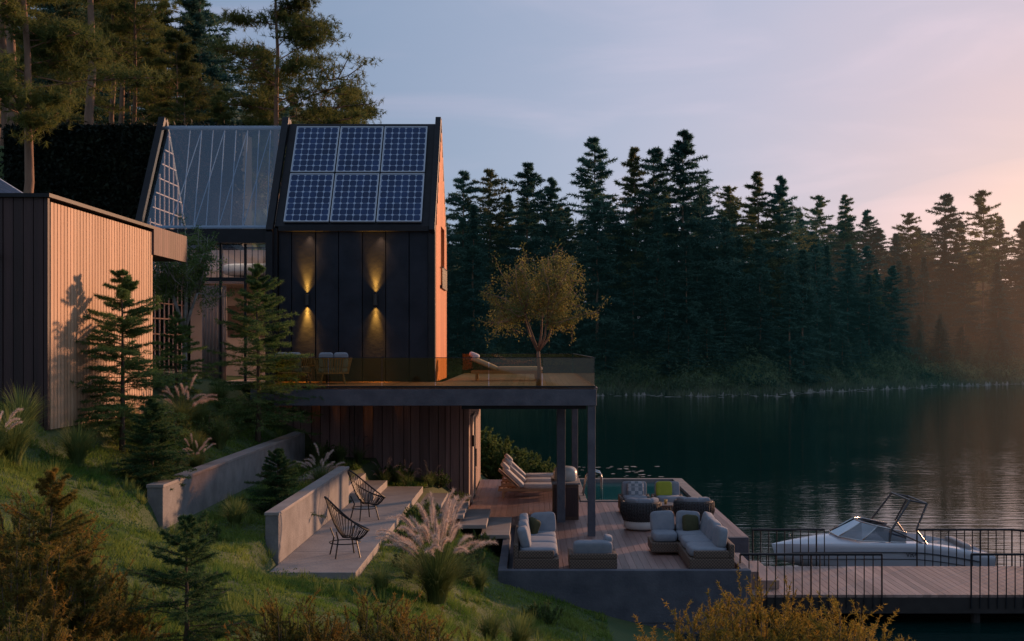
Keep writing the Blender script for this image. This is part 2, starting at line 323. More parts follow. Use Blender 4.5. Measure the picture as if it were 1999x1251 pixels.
def tree(name,label,cat,group,crownV,crownF,leaf,barkobj,loc=(0,0,0),rot=0,scale=1,crownname="crown"):
    r=empty(name,loc,label,cat,group,rot); r.scale=(scale,)*3
    o=obj_from(crownname,mesh_np(crownname,crownV,crownF),leaf,r)
    tname="trunk" if crownname=="crown" else "stem"
    t=barkobj.obj(tname,barkobj.mat,r,world=False,smooth=True); return r
def trunk(H,r,mat,rng,lean=.0,top=.97,branches=(),br=.02):
    b=MB(); b.mat=mat; n=8; pts=[(lean*H*(i/n)**1.5+rng.randn()*.004*H*(i>0),rng.randn()*.004*H*(i>0),H*top*i/n-(.3 if i==0 else 0)*min(1,H*.1)) for i in range(n+1)]
    b.path(pts,[r*(1.25 if i==0 else 1)*(1-.85*i/n) for i in range(n+1)],8)
    for (p,q) in branches: b.tube(tuple(p),tuple(q),br,br*.6,3,caps=False)
    return b
def make_conifer(seed,name,label,cat,group,H,Rr,nw,perw,ntw,nn,nl,nwid,leaf,bark,tr,loc,rot=0,scale=1,nbr=0,**kw):
    rng=R_(seed); A,Bq,mn=conifer(rng,H,Rr,nw,perw,ntw,**kw); V,F=needles(rng,A,Bq,nn,nl,nwid)
    tb=trunk(H,tr,bark,rng,branches=mn[:] if nbr else [],br=nbr or .01)
    return tree(name,label,cat,group,V,F,leaf,tb,loc,rot,scale)
# far shore firs
GF="conifers on the far lake shore"
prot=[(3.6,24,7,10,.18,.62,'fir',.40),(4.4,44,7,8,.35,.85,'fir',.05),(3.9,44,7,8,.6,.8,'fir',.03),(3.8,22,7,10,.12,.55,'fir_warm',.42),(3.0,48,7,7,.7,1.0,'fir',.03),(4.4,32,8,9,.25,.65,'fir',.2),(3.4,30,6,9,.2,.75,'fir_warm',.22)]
protos={}
frng=R_(5)
def far_tree(kind,x,y,topz,wid=1):
    z=gz(x,y)-.3; H=topz-z
    lab={0:"tall open-crowned dark pine on the lake bank",1:"dense dark fir on the wooded lake bank",2:"blue-green drooping spruce near the water",3:"tall pine touched by warm evening light",4:"slender narrow spruce above the shore",5:"bushy dark pine on the lake bank",6:"thin-crowned olive-green pine above the shore"}[kind]
    if kind not in protos:
        rr,nw,pw,ntw,dr,p,lf,t0=prot[kind]
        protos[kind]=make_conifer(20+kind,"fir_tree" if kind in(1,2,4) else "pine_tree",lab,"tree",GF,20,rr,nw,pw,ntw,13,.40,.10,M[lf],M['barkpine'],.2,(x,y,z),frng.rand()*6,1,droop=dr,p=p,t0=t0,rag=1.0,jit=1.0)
        protos[kind].scale=(H/20*wid,H/20*wid,H/20)
    else: copy_thing(protos[kind],(x,y,z),frng.rand()*6.28,(H/20*wid,H/20*wid,H/20))
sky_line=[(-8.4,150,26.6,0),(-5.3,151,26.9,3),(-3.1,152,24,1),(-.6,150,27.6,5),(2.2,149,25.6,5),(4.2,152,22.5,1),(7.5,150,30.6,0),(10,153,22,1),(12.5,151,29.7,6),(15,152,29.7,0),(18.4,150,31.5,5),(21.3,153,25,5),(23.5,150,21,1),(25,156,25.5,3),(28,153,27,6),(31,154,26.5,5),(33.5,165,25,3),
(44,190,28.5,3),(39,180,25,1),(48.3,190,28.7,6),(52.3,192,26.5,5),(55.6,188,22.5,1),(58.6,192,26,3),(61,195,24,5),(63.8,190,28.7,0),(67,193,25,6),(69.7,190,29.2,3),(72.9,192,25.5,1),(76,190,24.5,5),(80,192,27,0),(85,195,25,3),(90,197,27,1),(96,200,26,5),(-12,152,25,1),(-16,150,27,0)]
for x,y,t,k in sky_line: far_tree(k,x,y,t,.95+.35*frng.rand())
for x,y,t in [(7.6,145,22.5),(-7,145,22),(14.7,145,21.5),(18,144,17.5),(22,144,13.5),(27,146,14),(33,150,17),(48,172,16),(63,188,21),(12,146,15),(2,145,16),(31,148,15),(55,180,17)]: far_tree(frng.choice([2,4]),x,y,t,1.2)
for i in range(84):
    x=-14+102*(i+frng.rand())/84; y=float(ysh(x))+frng.uniform(8,20); far_tree(frng.choice([1,2,4,1,2,5,6]),x,y,gz(x,y)+frng.uniform(6,15),1.35)
for i in range(52):
    x=-18+112*(i+frng.rand())/52; y=float(ysh(x))+frng.uniform(22,50); far_tree(frng.choice([1,5,1,6]),x,y,gz(x,y)+frng.uniform(12,18.5),1.6)
for i in range(44):
    x=-10+90*(i+frng.rand())/44; y=float(ysh(x))+frng.uniform(3.5,9); far_tree(frng.choice([1,2,2]),x,y,gz(x,y)+frng.uniform(2.5,6.5),1.7)
# shore shrubs and reeds (uncountable)
rng=R_(8)
n=2800; x=rng.uniform(-25,110,n); y=ysh(x)+rng.uniform(.5,20,n)**1.0; z=ground(x,y); s=rng.uniform(.3,1.0,n)+1.0*(rng.rand(n)<.18)
c=np.stack([x,y,z+s*.3],-1); k=32
P=np.repeat(c,k,0)+nrm(rng.randn(n*k,3))*np.repeat(s,k)[:,None]*np.array([1.3,1.3,.9]); P1=P+nrm(rng.randn(n*k,3))*.3
V,F=needles(rng,P,P1,2,.32,.17); o=obj_from("shore_undergrowth",mesh_np("u",V,F),leafmat("undergrowth_leaf",(.025,.080,.055),(.13,.18,.095),.22,.35)); meta(o,"low rounded undergrowth covering the lake bank","shrubs",kind="stuff")
n=9000; x=rng.uniform(-25,110,n); y=ysh(x)+rng.normal(-.5,1.6,n)
bz=np.stack([x,y,np.maximum(ground(x,y),-.2)],-1); d=np.stack([rng.normal(0,.25,n),rng.normal(0,.25,n),rng.uniform(.4,1.1,n)],-1); sd=np.tile([[.06,0,0]],(n,1))
V=np.stack([bz-sd,bz+sd,bz+d],1).reshape(-1,3); o=obj_from("reeds",mesh_np("reeds",V,np.arange(3*n).reshape(-1,3)),M['reed']); meta(o,"pale reeds fringing the far waterline","reeds",kind="stuff")
n=340; x=np.concatenate([rng.uniform(1.4,5.5,70),rng.uniform(5,75,n-70)]); y=np.concatenate([rng.uniform(45,54,70),ysh(x[70:])-rng.uniform(2,9,n-70)])
b=MB()
for i in range(n):
    r=.06+.08*rng.rand() if y[i]<60 else .2+.25*rng.rand(); b.add([(x[i]+r*math.cos(a*1.047),y[i]+r*math.sin(a*1.047),.006+rng.rand()*.01) for a in range(6)],[tuple(range(6))])
    if y[i]>60 and rng.rand()<.4: b.add([(x[i]-r*.4,y[i],.01),(x[i]+r*.4,y[i],.01),(x[i],y[i],.01+r)],[(0,1,2)])
o=b.obj("water_lilies",M['lily']); meta(o,"floating pale lily pads near the shores","water lilies",kind="stuff")
# ------------------------------------------------------------------ big pines left
def big_pine(seed,H,Rr,t0,nl=30,prof=.55):
    rng=R_(seed); A=[];Bq=[];mn=[]
    for i in range(nl):
        t=t0+(1-t0)*(i+rng.rand())/nl; az=rng.rand()*6.28; Lb=Rr*(.4+.7*rng.rand())*(1-t*.999)**prof*1.25+.25; o=np.array([math.cos(az),math.sin(az),0.])
        z=H*t; up=.1+.35*t+.12*rng.randn(); p0=np.array([0,0,z]); p1=p0+o*Lb*.55+[0,0,Lb*up*.5]; p2=p0+o*Lb+[0,0,Lb*up*.75]
        mn+= [(p0,p1),(p1,p2)]
        for j in range(10):
            s=.3+.7*rng.rand(); c=p0+(p2-p0)*s; e=c+nrm(rng.randn(3)*[1,1,.25]+o*.6)*Lb*.33*(.5+.7*rng.rand())+[0,0,.12*Lb*rng.rand()]; mn.append((c,e))
            m=16; cc=np.repeat((e)[None],m,0)+rng.randn(m,3)*np.array([.32,.32,.085])*(.7+.05*Rr); A.append(cc); Bq.append(cc+nrm(rng.randn(m,3)+[0,0,.8])*.16)
            m=6; cc=c+(e-c)*rng.rand(m,1)+rng.randn(m,3)*.10; A.append(cc); Bq.append(cc+nrm(rng.randn(m,3)+[0,0,.8])*.16)
    A=np.concatenate(A);Bq=np.concatenate(Bq); V,F=needles(rng,A,Bq,14,.23,.024,1.0)
    tb=trunk(H,.011*H+.03,M['barkpine'],rng,branches=mn,br=.03); return V,F,tb
GL="tall pines on the slope behind the house"
pp=[]
for s,H,Rr,t0 in [(1,17,3.4,.45),(2,15,4.0,.30),(3,16,3.2,.5)]:
    V,F,tb=big_pine(s,H,Rr,t0,nl=36); pp.append((V,F,tb,H))
def place_pine(i,x,y,topz,rot,wid=1,z0=None,label="tall scots pine with reddish trunk on the hillside"):
    global pp
    z=(gz(x,y) if z0 is None else z0)-.2; H=topz-z; e=pp[i]
    if len(e)==4:
        r=tree("pine_tree",label,"tree",GL,e[0],e[1],M['pine'],e[2],(x,y,z),rot); pp[i]=(r,e[3],0); s=H/e[3]
        r.scale=(s*wid,s*wid,s)
    else: s=H/e[1]; copy_thing(e[0],(x,y,z),rot,(s*wid,s*wid,s),label)
place_pine(1,-10.4,50,21.5,.4,.95,label="large spreading pine rising behind the glass roof")
place_pine(0,-14.4,35,19.5,1,1.0,label="tall pine with a bare reddish trunk beside the cabin")
place_pine(2,-19.5,46,26,2,1.2); place_pine(0,-16.2,45,25,3.3,1.1); place_pine(2,-13.2,52,16,5,1.0)
place_pine(1,-21.5,50,27,.3,1.0); place_pine(1,-8.3,56,17.0,5,.95); place_pine(2,-24,55,30,1.5,1.1); place_pine(0,-20.5,60,26,.8,1)
place_pine(1,-13.6,48,15.5,1.6,.9); place_pine(1,-11.8,55,17.0,2.6,1.0); place_pine(1,-16.2,56,19.5,.9,1.0); place_pine(1,-18.8,58,24,3.9,1.0)
for i in range(40):
    y=frng.uniform(65,150); px=frng.uniform(-.46,-.27) if i<34 else frng.uniform(-.26,-.17); x=px*y; z=gz(x,y); H=frng.uniform(10,16) if i<34 else frng.uniform(8,11)
    k=int(frng.choice([1,6,3,1])); c=copy_thing(protos[k],(x,y,z-.3),frng.rand()*6,(H/20*1.3,H/20*1.3,H/20)); c["group"]="conifers covering the hill behind the house"; c["label"]="slender conifer on the hazy wooded hill"
rng=R_(31); n=36000
hx=rng.uniform(-17.5,-9.6,n); hz=rng.uniform(4.3,12.5,n); P=np.stack([hx,40.6+rng.uniform(-.12,.12,n)+.0*hz,hz],-1)
top=rng.rand(n)<.25; P[top,2]=12.5+rng.normal(0,.05,top.sum()); P[top,1]=rng.uniform(40.6,42,top.sum())
V,F=needles(rng,P,P+nrm(rng.randn(n,3))*.1,1,.17,.12)
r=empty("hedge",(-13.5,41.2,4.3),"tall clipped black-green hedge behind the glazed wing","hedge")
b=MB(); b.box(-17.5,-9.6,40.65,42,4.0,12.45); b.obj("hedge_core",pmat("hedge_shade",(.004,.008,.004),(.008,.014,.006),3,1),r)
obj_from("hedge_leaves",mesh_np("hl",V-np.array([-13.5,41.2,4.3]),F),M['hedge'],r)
# ------------------------------------------------------------------ house
HX0,HX1,GX0=-6.8,-2.53,-10.2; EY,RY,BY=32.,34.,36.; EZ,RZ=8.4,11.45; FZ=4.37
house=empty("lake_house",(-6,34,FZ),"black gabled lake house with solar panels and glazed wing","house")
b=MB(); wv=[-6.62,-6.28,-5.66,-5.06,-4.44,-3.83,-3.22,-2.72]
for i in range(len(wv)-1): b.box(wv[i]+.012,wv[i+1]-.012,EY+(.0 if i%2 else .012),EY+.1,FZ,EZ-.02)
wall=b.obj("wall",M['black_panel'],house)
b=MB(); b.box(HX0+.02,-2.70,EY+.11,EY+.3,3.9,EZ); b.box(HX0-.02,HX0+.17,EY-.12,BY,3.97,EZ-.05); b.box(-2.718,-2.54,EY-.06,EY+.10,FZ,EZ-.06); b.box(HX0+.18,-2.75,BY-.2,BY,FZ,EZ)
b.obj("frame_wall",M['black_metal'],house)
def slab(b,x0,x1,ya,za,yb,zb,t):
    dy,dz=yb-ya,zb-za; l=math.hypot(dy,dz); ny_,nz_=-dz/l*t,dy/l*t
    if dy<0: ny_,nz_=-ny_,-nz_
    b.add([(x0,ya,za),(x1,ya,za),(x1,yb,zb),(x0,yb,zb),(x0,ya+ny_,za+nz_),(x1,ya+ny_,za+nz_),(x1,yb+ny_,zb+nz_),(x0,yb+ny_,zb+nz_)],[(0,3,2,1),(4,5,6,7),(0,1,5,4),(1,2,6,5),(2,3,7,6),(3,0,4,7)])
b=MB(); slab(b,HX0+.1,-2.62,EY-.02,EZ-.05,RY,RZ-.08,.1); slab(b,HX0+.1,-2.62,BY,EZ-.05,RY+.001,RZ-.08,.1); b.box(HX0+.2,-2.7,EY-.14,EY-.02,EZ-.12,EZ+.0)
roof=b.obj("roof",M['black_metal'],house)
for x0,x1 in ((HX0-.1,HX0+.08),(-2.68,-2.53),(GX0-.12,GX0+.06)):
    b=MB(); slab(b,x0,x1,EY-.16,EZ-.18,RY,RZ+.08,.16); slab(b,x0,x1,BY+.1,EZ-.18,RY+.001,RZ+.08,.16); b.obj("barge_board",M['black_metal'],house,bevel=.01)
b=MB(); b.box(GX0-.12,GX0+.06,EY-.1,EY+.12,FZ,EZ-.2); b.obj("corner_post",M['black_metal'],house)
b=MB(); b.box(HX0-.1,HX0+.08,EY-.3,EY-.13,FZ,EZ-.15); b.obj("corner_post",M['black_metal'],house)
b=MB(); y=EY+.11
while y<BY-.05:
    y1=min(y+.2,BY); zt=min(EZ+(min(y-EY,2*RY-y1-EY+.0))*(RZ-EZ)/2,RZ)-.1
    if 33.6<y<35: b.box(-2.72,-2.530+.008*(int(y*5)%2),y,y1-.006,FZ,6.95); b.box(-2.72,-2.530+.008*(int(y*5)%2),y,y1-.006,8.6,zt)
    else: b.box(-2.72,-2.530+.008*(int(y*5)%2),y,y1-.006,FZ,zt)
    y+=.2
b.obj("gable_wall",M['cedar'],house)
b=MB(); b.box(-2.72,-2.46,33.5,35.3,6.88,6.96); 
for yy in np.arange(33.55,35.3,.14): b.tube((-2.47,yy,6.96),(-2.47,yy,7.45),.010,n=5)
b.tube((-2.47,33.5,7.45),(-2.47,35.3,7.45),.018,n=6); b.obj("balcony",M['black_metal'],house)
b=MB(); b.box(-2.76,-2.74,33.6,35.1,6.96,8.6); b.obj("window",M['glass_win'],house)
# solar panels
sl_=math.hypot(RY-EY,RZ-EZ); ud=Vector((0,(RY-EY)/sl_,(RZ-EZ)/sl_)); nd=Vector((0,-ud.z,ud.y)); o0=Vector((0,EY-.02,EZ-.05))+nd*.13
m_cell=pmat("solar_cell",(.010,.030,.090),(.018,.048,.135),3,.3,spec=.3,island=.2); m_back=pmat("solar_backsheet",(.34,.43,.58),(.38,.47,.62),3,.4); m_al=pmat("anodised_frame",(.45,.49,.55),(.5,.54,.6),4,.4,metal=.3)
for row in range(2):
    for c in range(3):
        x0=-6.47+c*1.205; w_=1.17; u0=.10+row*1.70; h_=1.64
        b=MB(); 
        def P(x,u,n): return o0+Vector((x,0,0))+ud*u+nd*n
        def pb(b,x0,x1,u0,u1,n0,n1):
            b.add([P(x0,u0,n0),P(x1,u0,n0),P(x1,u1,n0),P(x0,u1,n0),P(x0,u0,n1),P(x1,u0,n1),P(x1,u1,n1),P(x0,u1,n1)],[(0,3,2,1),(4,5,6,7),(0,1,5,4),(1,2,6,5),(2,3,7,6),(3,0,4,7)])
        f=.026
        pb(b,x0,x0+f,u0,u0+h_,0,.05); pb(b,x0+w_-f,x0+w_,u0,u0+h_,0,.05); pb(b,x0+f,x0+w_-f,u0,u0+f,0,.05); pb(b,x0+f,x0+w_-f,u0+h_-f,u0+h_,0,.05)
        fr=b.obj("solar_panel",m_al,house)
        b=MB(); pb(b,x0+f,x0+w_-f,u0+f,u0+h_-f,.005,.03); b.obj("backsheet",m_back,fr)
        b=MB(); nc,nr=6,8; cw=(w_-2*f-.02)/nc; ch=(h_-2*f-.02)/nr
        for i in range(nc):
            for j in range(nr):
                a=x0+f+.01+i*cw+.006; e=a+cw-.012; s=u0+f+.01+j*ch+.006; t=s+ch-.012; q=.035
                b.add([P(a+q,s,.033),P(e-q,s,.033),P(e,s+q,.033),P(e,t-q,.033),P(e-q,t,.033),P(a+q,t,.033),P(a,t-q,.033),P(a,s+q,.033)],[tuple(range(8))])
        b.obj("solar_cells",m_cell,fr)
# glass roof
b=MB(); b.add([(GX0+.06,EY-.05,EZ-.05),(HX0-.1,EY-.05,EZ-.05),(HX0-.1,RY,RZ-.05),(GX0+.06,RY,RZ-.05)],[(0,1,2,3)]); b.obj("glass_roof",M['glass_roof'],house)
b=MB(); b.add([(GX0+.06,BY,EZ-.05),(HX0-.1,BY,EZ-.05),(HX0-.1,RY+.02,RZ-.05),(GX0+.06,RY+.02,RZ-.05)],[(3,2,1,0)]); b.obj("rear_glass_roof",glassmat("rear_glass",(.70,.82,.92),.4,base=.07,rough=.15,gc=(.7,.85,1)),house)
steel=pmat("pale_steel",(.26,.31,.38),(.32,.37,.44),4,.4)
n=9; xa=np.linspace(GX0+.7,HX0-.15,n); b=MB()
for i in range(n-1):
    for flip in (0,1):
        k=(i+flip)%2
        if flip and i%2: continue
        z0,z1=(RZ-.12,EZ+.02) if k else (EZ+.02,RZ-.12); y0,y1=(RY,EY+.06) if k else (EY+.06,RY)
        b.tube((xa[i],y0+.06,z0-.06),(xa[i+1],y1+.06,z1-.06),.014,n=6)
b.tube((GX0,RY,RZ-.12),(HX0,RY,RZ-.12),.045); b.tube((GX0,EY+.05,EZ+.0),(HX0,EY+.05,EZ+.0),.04)
b.obj("roof_truss",steel,house)
b=MB(); 
for k in range(9):
    yy=EY+.3+k*.42; 
    if yy<BY: zt=EZ+(RZ-EZ)*(1-abs(yy-RY)/2)-.2; b.box(GX0+.12,GX0+.15,yy-.018,yy+.018,FZ,zt)
for zz in np.arange(5.2,11.2,.42):
    hw=2 if zz<EZ else 2*(RZ-zz)/(RZ-EZ); b.box(GX0+.12,GX0+.15,RY-hw+.15,RY+hw-.15,zz-.016,zz+.016)
b.obj("window_grid",pmat("blush_frame",(.55,.34,.28),(.6,.38,.31),3,.5),house)
inter=pmat("interior_plaster",(.42,.32,.28),(.50,.39,.35),2,.8)
b=MB(); b.box(GX0+.2,HX0-.03,BY-.1,BY,FZ,EZ-.3); b.box(GX0,HX0-.03,EY+.4,BY,FZ-.1,FZ); b.box(GX0+.3,HX0-.03,EY+1.6,BY-.11,7.0,7.15); b.box(HX0-.1,HX0-.04,EY+.4,BY-.12,FZ+.01,6.98); b.obj("interior_wall",inter,house)
b=MB(); b.box(GX0,HX0-.11,EY-.05,EY+.12,EZ-.42,EZ-.06); 
for xx in (GX0+.1,-9.1,-8.2,-7.55,-6.95): b.box(xx-.03,xx+.03,EY+.25,EY+.32,FZ,EZ-.42)
b.box(GX0,HX0-.11,EY+.255,EY+.315,7.0,7.1)
for xx in np.arange(-9.9,-6.95,.16): b.box(xx,xx+.018,EY+1.5,EY+1.52,7.1,7.95)
b.box(GX0,HX0-.11,EY+1.48,EY+1.54,7.95,7.99); b.obj("window_frame",M['black_metal'],house)
b=MB(); b.box(GX0+.1,HX0-.11,EY+.27,EY+.285,FZ,EZ-.42); b.obj("window",M['glass_win'],house)
b=MB(); b.cush((-7.8,35.0,7.45),(1.9,1.2,.35)); b.cush((-7.2,35.0,7.68),(.5,.8,.2)); b.obj("bed",M['cush'],house,smooth=True)
b=MB()
for k in range(14):
    x=-8.75+k*.045; b.path([(x,EY+.6+.03*(k%2),FZ+.02),(x,EY+.6+.03*(k%2),6.9)],.028,5)
b.obj("curtain",pmat("linen_curtain",(.45,.34,.30),(.5,.38,.34),3,.9),house,smooth=True)
b=MB()
for i in range(9): b.box(-8.0+.12*i,-7.86+.12*i,33.4,34.4,FZ+.15+.27*i,FZ+.20+.27*i)
b.box(-7.5,-7.0,35.5,35.88,FZ+.01,FZ+2.0); b.box(-8.9,-7.7,35.84,35.89,FZ+1.2,FZ+2.1); b.obj("staircase",M['darkwood'],house)
def light(name,t,loc,e,col,rot=(0,0,0),**k):
    l=bpy.data.lights.new(name,t); l.energy=e; l.color=col
    for a,v in k.items(): setattr(l,a,v)
    o=bpy.data.objects.new(name,l); link(o); o.location=loc; o.rotation_euler=rot; return o
light("room_light",'AREA',(-8.3,34.3,8.3),24,(1,.68,.46),size=1.2)
light("room_light",'AREA',(-8.2,33.6,6.9),42,(1,.58,.36),size=.8)
warm=(1,.40,.05)
for i,x in enumerate((-5.87,-4.09)):
    r=empty("wall_lamp",(x,EY-.08,6.5),"black cylindrical up and down lamp glowing on black wall","wall lamp","lamps on the black facade")
    b=MB(); b.tube((x,EY-.08,6.37),(x,EY-.08,6.63),.058,n=16); b.box(x-.03,x+.03,EY-.05,EY+.0,6.45,6.55); b.obj("lamp_body",M['lampmetal'],r)
    b=MB(); b.lathe([(.058,0),(.064,.01),(.058,.02)],(x,EY-.08,6.625),16); b.lathe([(.058,0),(.064,.01),(.058,.02)],(x,EY-.08,6.355),16); b.obj("lamp_rim",M['lampmetal'],r)
    for sgn in (1,-1):
        light("wall_lamp_light",'SPOT',(x,EY-.045,6.5+sgn*.15),90,warm,(math.pi if sgn>0 else 0,0,0),spot_size=math.radians(84),spot_blend=1,shadow_soft_size=.02)
        light("wall_lamp_light",'SPOT',(x,EY-.06,6.5+sgn*.15),560,warm,(math.pi-.02 if sgn>0 else .02,0,0),spot_size=math.radians(44),spot_blend=1,shadow_soft_size=.02)
        light("wall_lamp_light",'SPOT',(x,EY-.10,6.5+sgn*.15),110,warm,(math.pi-.09 if sgn>0 else .09,0,0),spot_size=math.radians(34),spot_blend=1,shadow_soft_size=.02)
for x in (-5.8,-3.95): light("eave_light",'SPOT',(x,EY-.09,EZ-.14),30,(1,.5,.25),(0,0,0),spot_size=math.radians(80),spot_blend=1,shadow_soft_size=.05)
# lower storey
b=MB(); rng=R_(4); x=-6.75; 
while x<-1.72:
    w_=rng.choice([.13,.18,.24,.28]); x1=min(x+w_,-1.80); 
    if x1-x<.03: break
    b.box(x+.008,x1-.010,EY+rng.choice([0,.02,.035]),EY+.08,.9,3.96); x=x1
b.obj("lower_wall",M['redwood2'],house)
b=MB(); b.box(-6.75,-1.75,EY+.09,39.6,.9,3.95); b.obj("lower_core",pmat("core_dark",(.02,.015,.012)),house)
b=MB(); 
b.box(-1.79,-1.66,EY-.03,EY+.12,1.0,3.96)
for yy in np.arange(32.2,39.5,.22): b.box(-1.74,-1.69+.006*(int(yy*7)%2),yy,yy+.205,1.06,3.95)
b.obj("side_cladding",M['redwood2'],house)
b=MB(); b.box(-1.68,-1.62,33.2,33.32,1.07,3.4); b.box(-1.68,-1.62,34.9,35.02,1.07,3.4); b.box(-1.68,-1.63,33.32,34.9,3.3,3.4); b.box(-1.68,-1.66,33.34,34.88,1.08,3.28); d=b.obj("door",pmat("pale_door",(.55,.42,.33),(.62,.48,.38),3,.5),house)
b=MB(); b.tube((-1.60,34.7,1.9),(-1.60,34.7,2.4),.02); b.tube((-1.60,33.0,2.6),(-1.60,33.0,2.9),.04); b.obj("handle",M['black_metal'],d)
# ------------------------------------------------------------------ upper terrace
ut=empty("upper_terrace",(-2,32,3.97),"raised concrete terrace with timber deck on slim columns","terrace")
UX=-5.75
b=MB(); b.box(UX,1.42,27.3,30.0,3.97,4.33); b.box(-6.9,1.42,30.0,31.875,3.97,4.33); b.box(-6.6,-2.45,31.875,31.995,3.975,4.325); b.box(-2.45,1.42,31.875,42,3.97,4.33); b.obj("slab",M['concrete_dark'],ut,bevel=.01)
b=MB(); b.box(-1.6,1.2,27.6,41.5,3.88,3.968); b.obj("ceiling",M['black_metal'],ut)
b=MB(); x=-6.8
while x<1.38:
    y0=27.42 if x>UX else 30.05
    if x>-2.4: b.box(x,x+.135,y0,41.9,4.332,4.37)
    else: b.box(x,x+.135,y0,31.84,4.332,4.37)
    x+=.14
b.obj("deck_boards",M['decking'],ut)
for (x,y,s) in ((1.31,27.42,.085),(.68,29.6,.1),(1.30,38.0,.09)): 
    b=MB(); b.box(x-s,x+s,y-s,y+s,1.0,3.97); b.obj("column",M['concrete_dark'],ut,bevel=.008)
gb=empty("glass_balustrade",(-2,27.4,4.37),"frameless amber tinted glass balustrade around the upper terrace","balustrade")
for x in np.arange(UX+.02,1.3,1.19): 
    x1=min(x+1.17,1.36)
    b=MB(); b.box(x,x1,27.36,27.375,4.36,5.03); b.obj("glass_pane",M['glass_rail'],gb)
for y in np.arange(27.4,41.8,1.6):
    b=MB(); b.box(1.365,1.38,y,min(y+1.58,41.84),4.36,5.03); b.obj("glass_pane",M['glass_rail'],gb)
for x in np.arange(-2.4,1.3,1.25):
    b=MB(); b.box(x,min(x+1.23,1.36),41.86,41.875,4.36,5.03); b.obj("glass_pane",M['glass_rail'],gb)
b=MB(); b.box(UX,1.39,27.355,27.38,5.03,5.045); b.box(1.36,1.385,27.38,41.855,5.03,5.045); b.box(-2.4,1.36,41.856,41.88,5.03,5.045); b.box(UX,1.4,27.34,27.395,4.372,4.41)
b.obj("handrail",M['black_metal'],gb)
# ------------------------------------------------------------------ lower terrace
lt=empty("lower_terrace",(2,30,1.0),"concrete lakeside platform with timber decking and low parapet","terrace")
DZ=1.06
b=MB(); b.box(-.62,4.0,22.62,27.2,-1,1.0); b.box(-.62,-.60,27.2,29,-1,1.0); b.box(-1.66,1.4,29.0,39.1,-1,1.0); b.box(-.6,4.75,27.2,33.45,-1,1.003); b.box(4.5,4.75,33.45,39.1,-1,1.06); b.box(1.4,4.5,38.9,39.1,-1,1.055); b.box(1.4,4.5,33.45,38.9,-1,-.2)
b.obj("concrete_base",M['concrete_dark'],lt,bevel=.01)
for bx in ((-.64,4.02,22.6,22.78,.2,1.17),(-.64,-.48,22.785,27.0,.4,1.168),(3.86,4.02,22.785,25.0,.2,1.168),(4.03,4.77,27.1,27.3,-.2,1.075)):
    b=MB(); b.box(*bx); b.obj("parapet",M['concrete_dark'],lt,bevel=.012)
b=MB(); x=-1.65
while x<4.7:
    x1=x+.135
    y0=22.79 if x>-.5 and x1<3.86 else (27.31 if x>-.5 else 29.0)
    y1=39.0 if x1<1.3 else 33.4
    b.box(x,x1,y0,y1,1.006,DZ); x+=.14
b.obj("deck_boards",M['decking'],lt)
pool=empty("swimming_pool",(3,36,DZ),"rectangular lakeside pool with pale coping and teal water","pool")
b=MB(); b.box(1.3,4.6,33.42,33.6,.9,1.09); b.box(1.3,1.48,33.6,38.85,.9,1.09); b.box(4.42,4.74,33.6,38.85,1.0,1.09); b.box(1.3,4.74,38.85,39.12,.9,1.09); b.obj("pool_coping",M['concrete'],pool,bevel=.01)
b=MB(); b.box(1.48,4.42,33.6,38.85,.2,.98)
pw=pmat("pool_water",(.01,.10,.115),(.02,.14,.155),1.5,.05,.3,5); b.obj("pool_water",pw,pool)
b=MB()
for yy in (34.6,35.1): b.path([(1.95,yy,.7),(1.95,yy,1.6),(1.9,yy,1.72),(1.75,yy,1.76),(1.6,yy,1.72),(1.52,yy,1.6),(1.42,yy,1.06)],.022,8)
b.obj("pool_ladder",M['chrome'],pool,smooth=True)
def rwall(x0,x1,y0,y1,zb,zt,label):
    r=empty("retaining_wall",((x0+x1)/2,(y0+y1)/2,zb),label,"wall")
    b=MB(); b.box(x0,x1,y0,y1,zb,zt-.05); b.obj("wall",M['concrete'],r,bevel=.008)
    b=MB(); b.box(x0-.012,x1+.012,y0-.012,y1+.012,zt-.048,zt); b.obj("coping",M['patio'],r,bevel=.006)
rwall(-5.84,-5.6,18.6,30.2,1.9,3.20,"long board-marked concrete retaining wall on the grassy slope")
rwall(-4.05,-3.85,18.6,25.7,1.2,2.78,"concrete retaining wall beside the seating patio")
rwall(-7.72,-7.5,22.6,27.9,3.0,3.95,"short low concrete wall below the slatted cabin")
r=empty("patio",(-3.2,23,2.0),"pale concrete patio strip between wall and planting","patio"); r["kind"]="structure"
b=MB(); 
for y in np.arange(17.9,28.8,1.83): b.box(-3.845,-2.58,y,y+1.82,1.5,2.0)
b.obj("paving",M['patio'],r,bevel=.006)
r=empty("stairs",(-1.7,28,1.1),"wide thin concrete steps descending from patio to timber deck","stairs")
b=MB()
for i in range(4): b.box(-2.62+.5*i,-2.0+.5*i,26.7-.15*i,29.0,1.75-.19*i,1.83-.19*i)
b.obj("tread",M['patio'],r,bevel=.008)
b=MB()
for i in range(4): b.box(-2.45+.5*i,-2.15+.5*i,27.6,28.9,.5,1.748-.19*i)
b.obj("riser",M['black_metal'],r)
r=empty("stairs",(-4.3,27.5,2.0),"short concrete steps rising from patio along the timber wall","stairs")
b=MB(); b.box(-3.9,-3.4,26.2,28.7,2.0,2.16); b.box(-4.4,-3.9,26.0,28.7,1.9,2.33); b.box(-5.0,-4.4,25.9,28.7,1.9,2.5); b.obj("tread",M['patio'],r,bevel=.008)
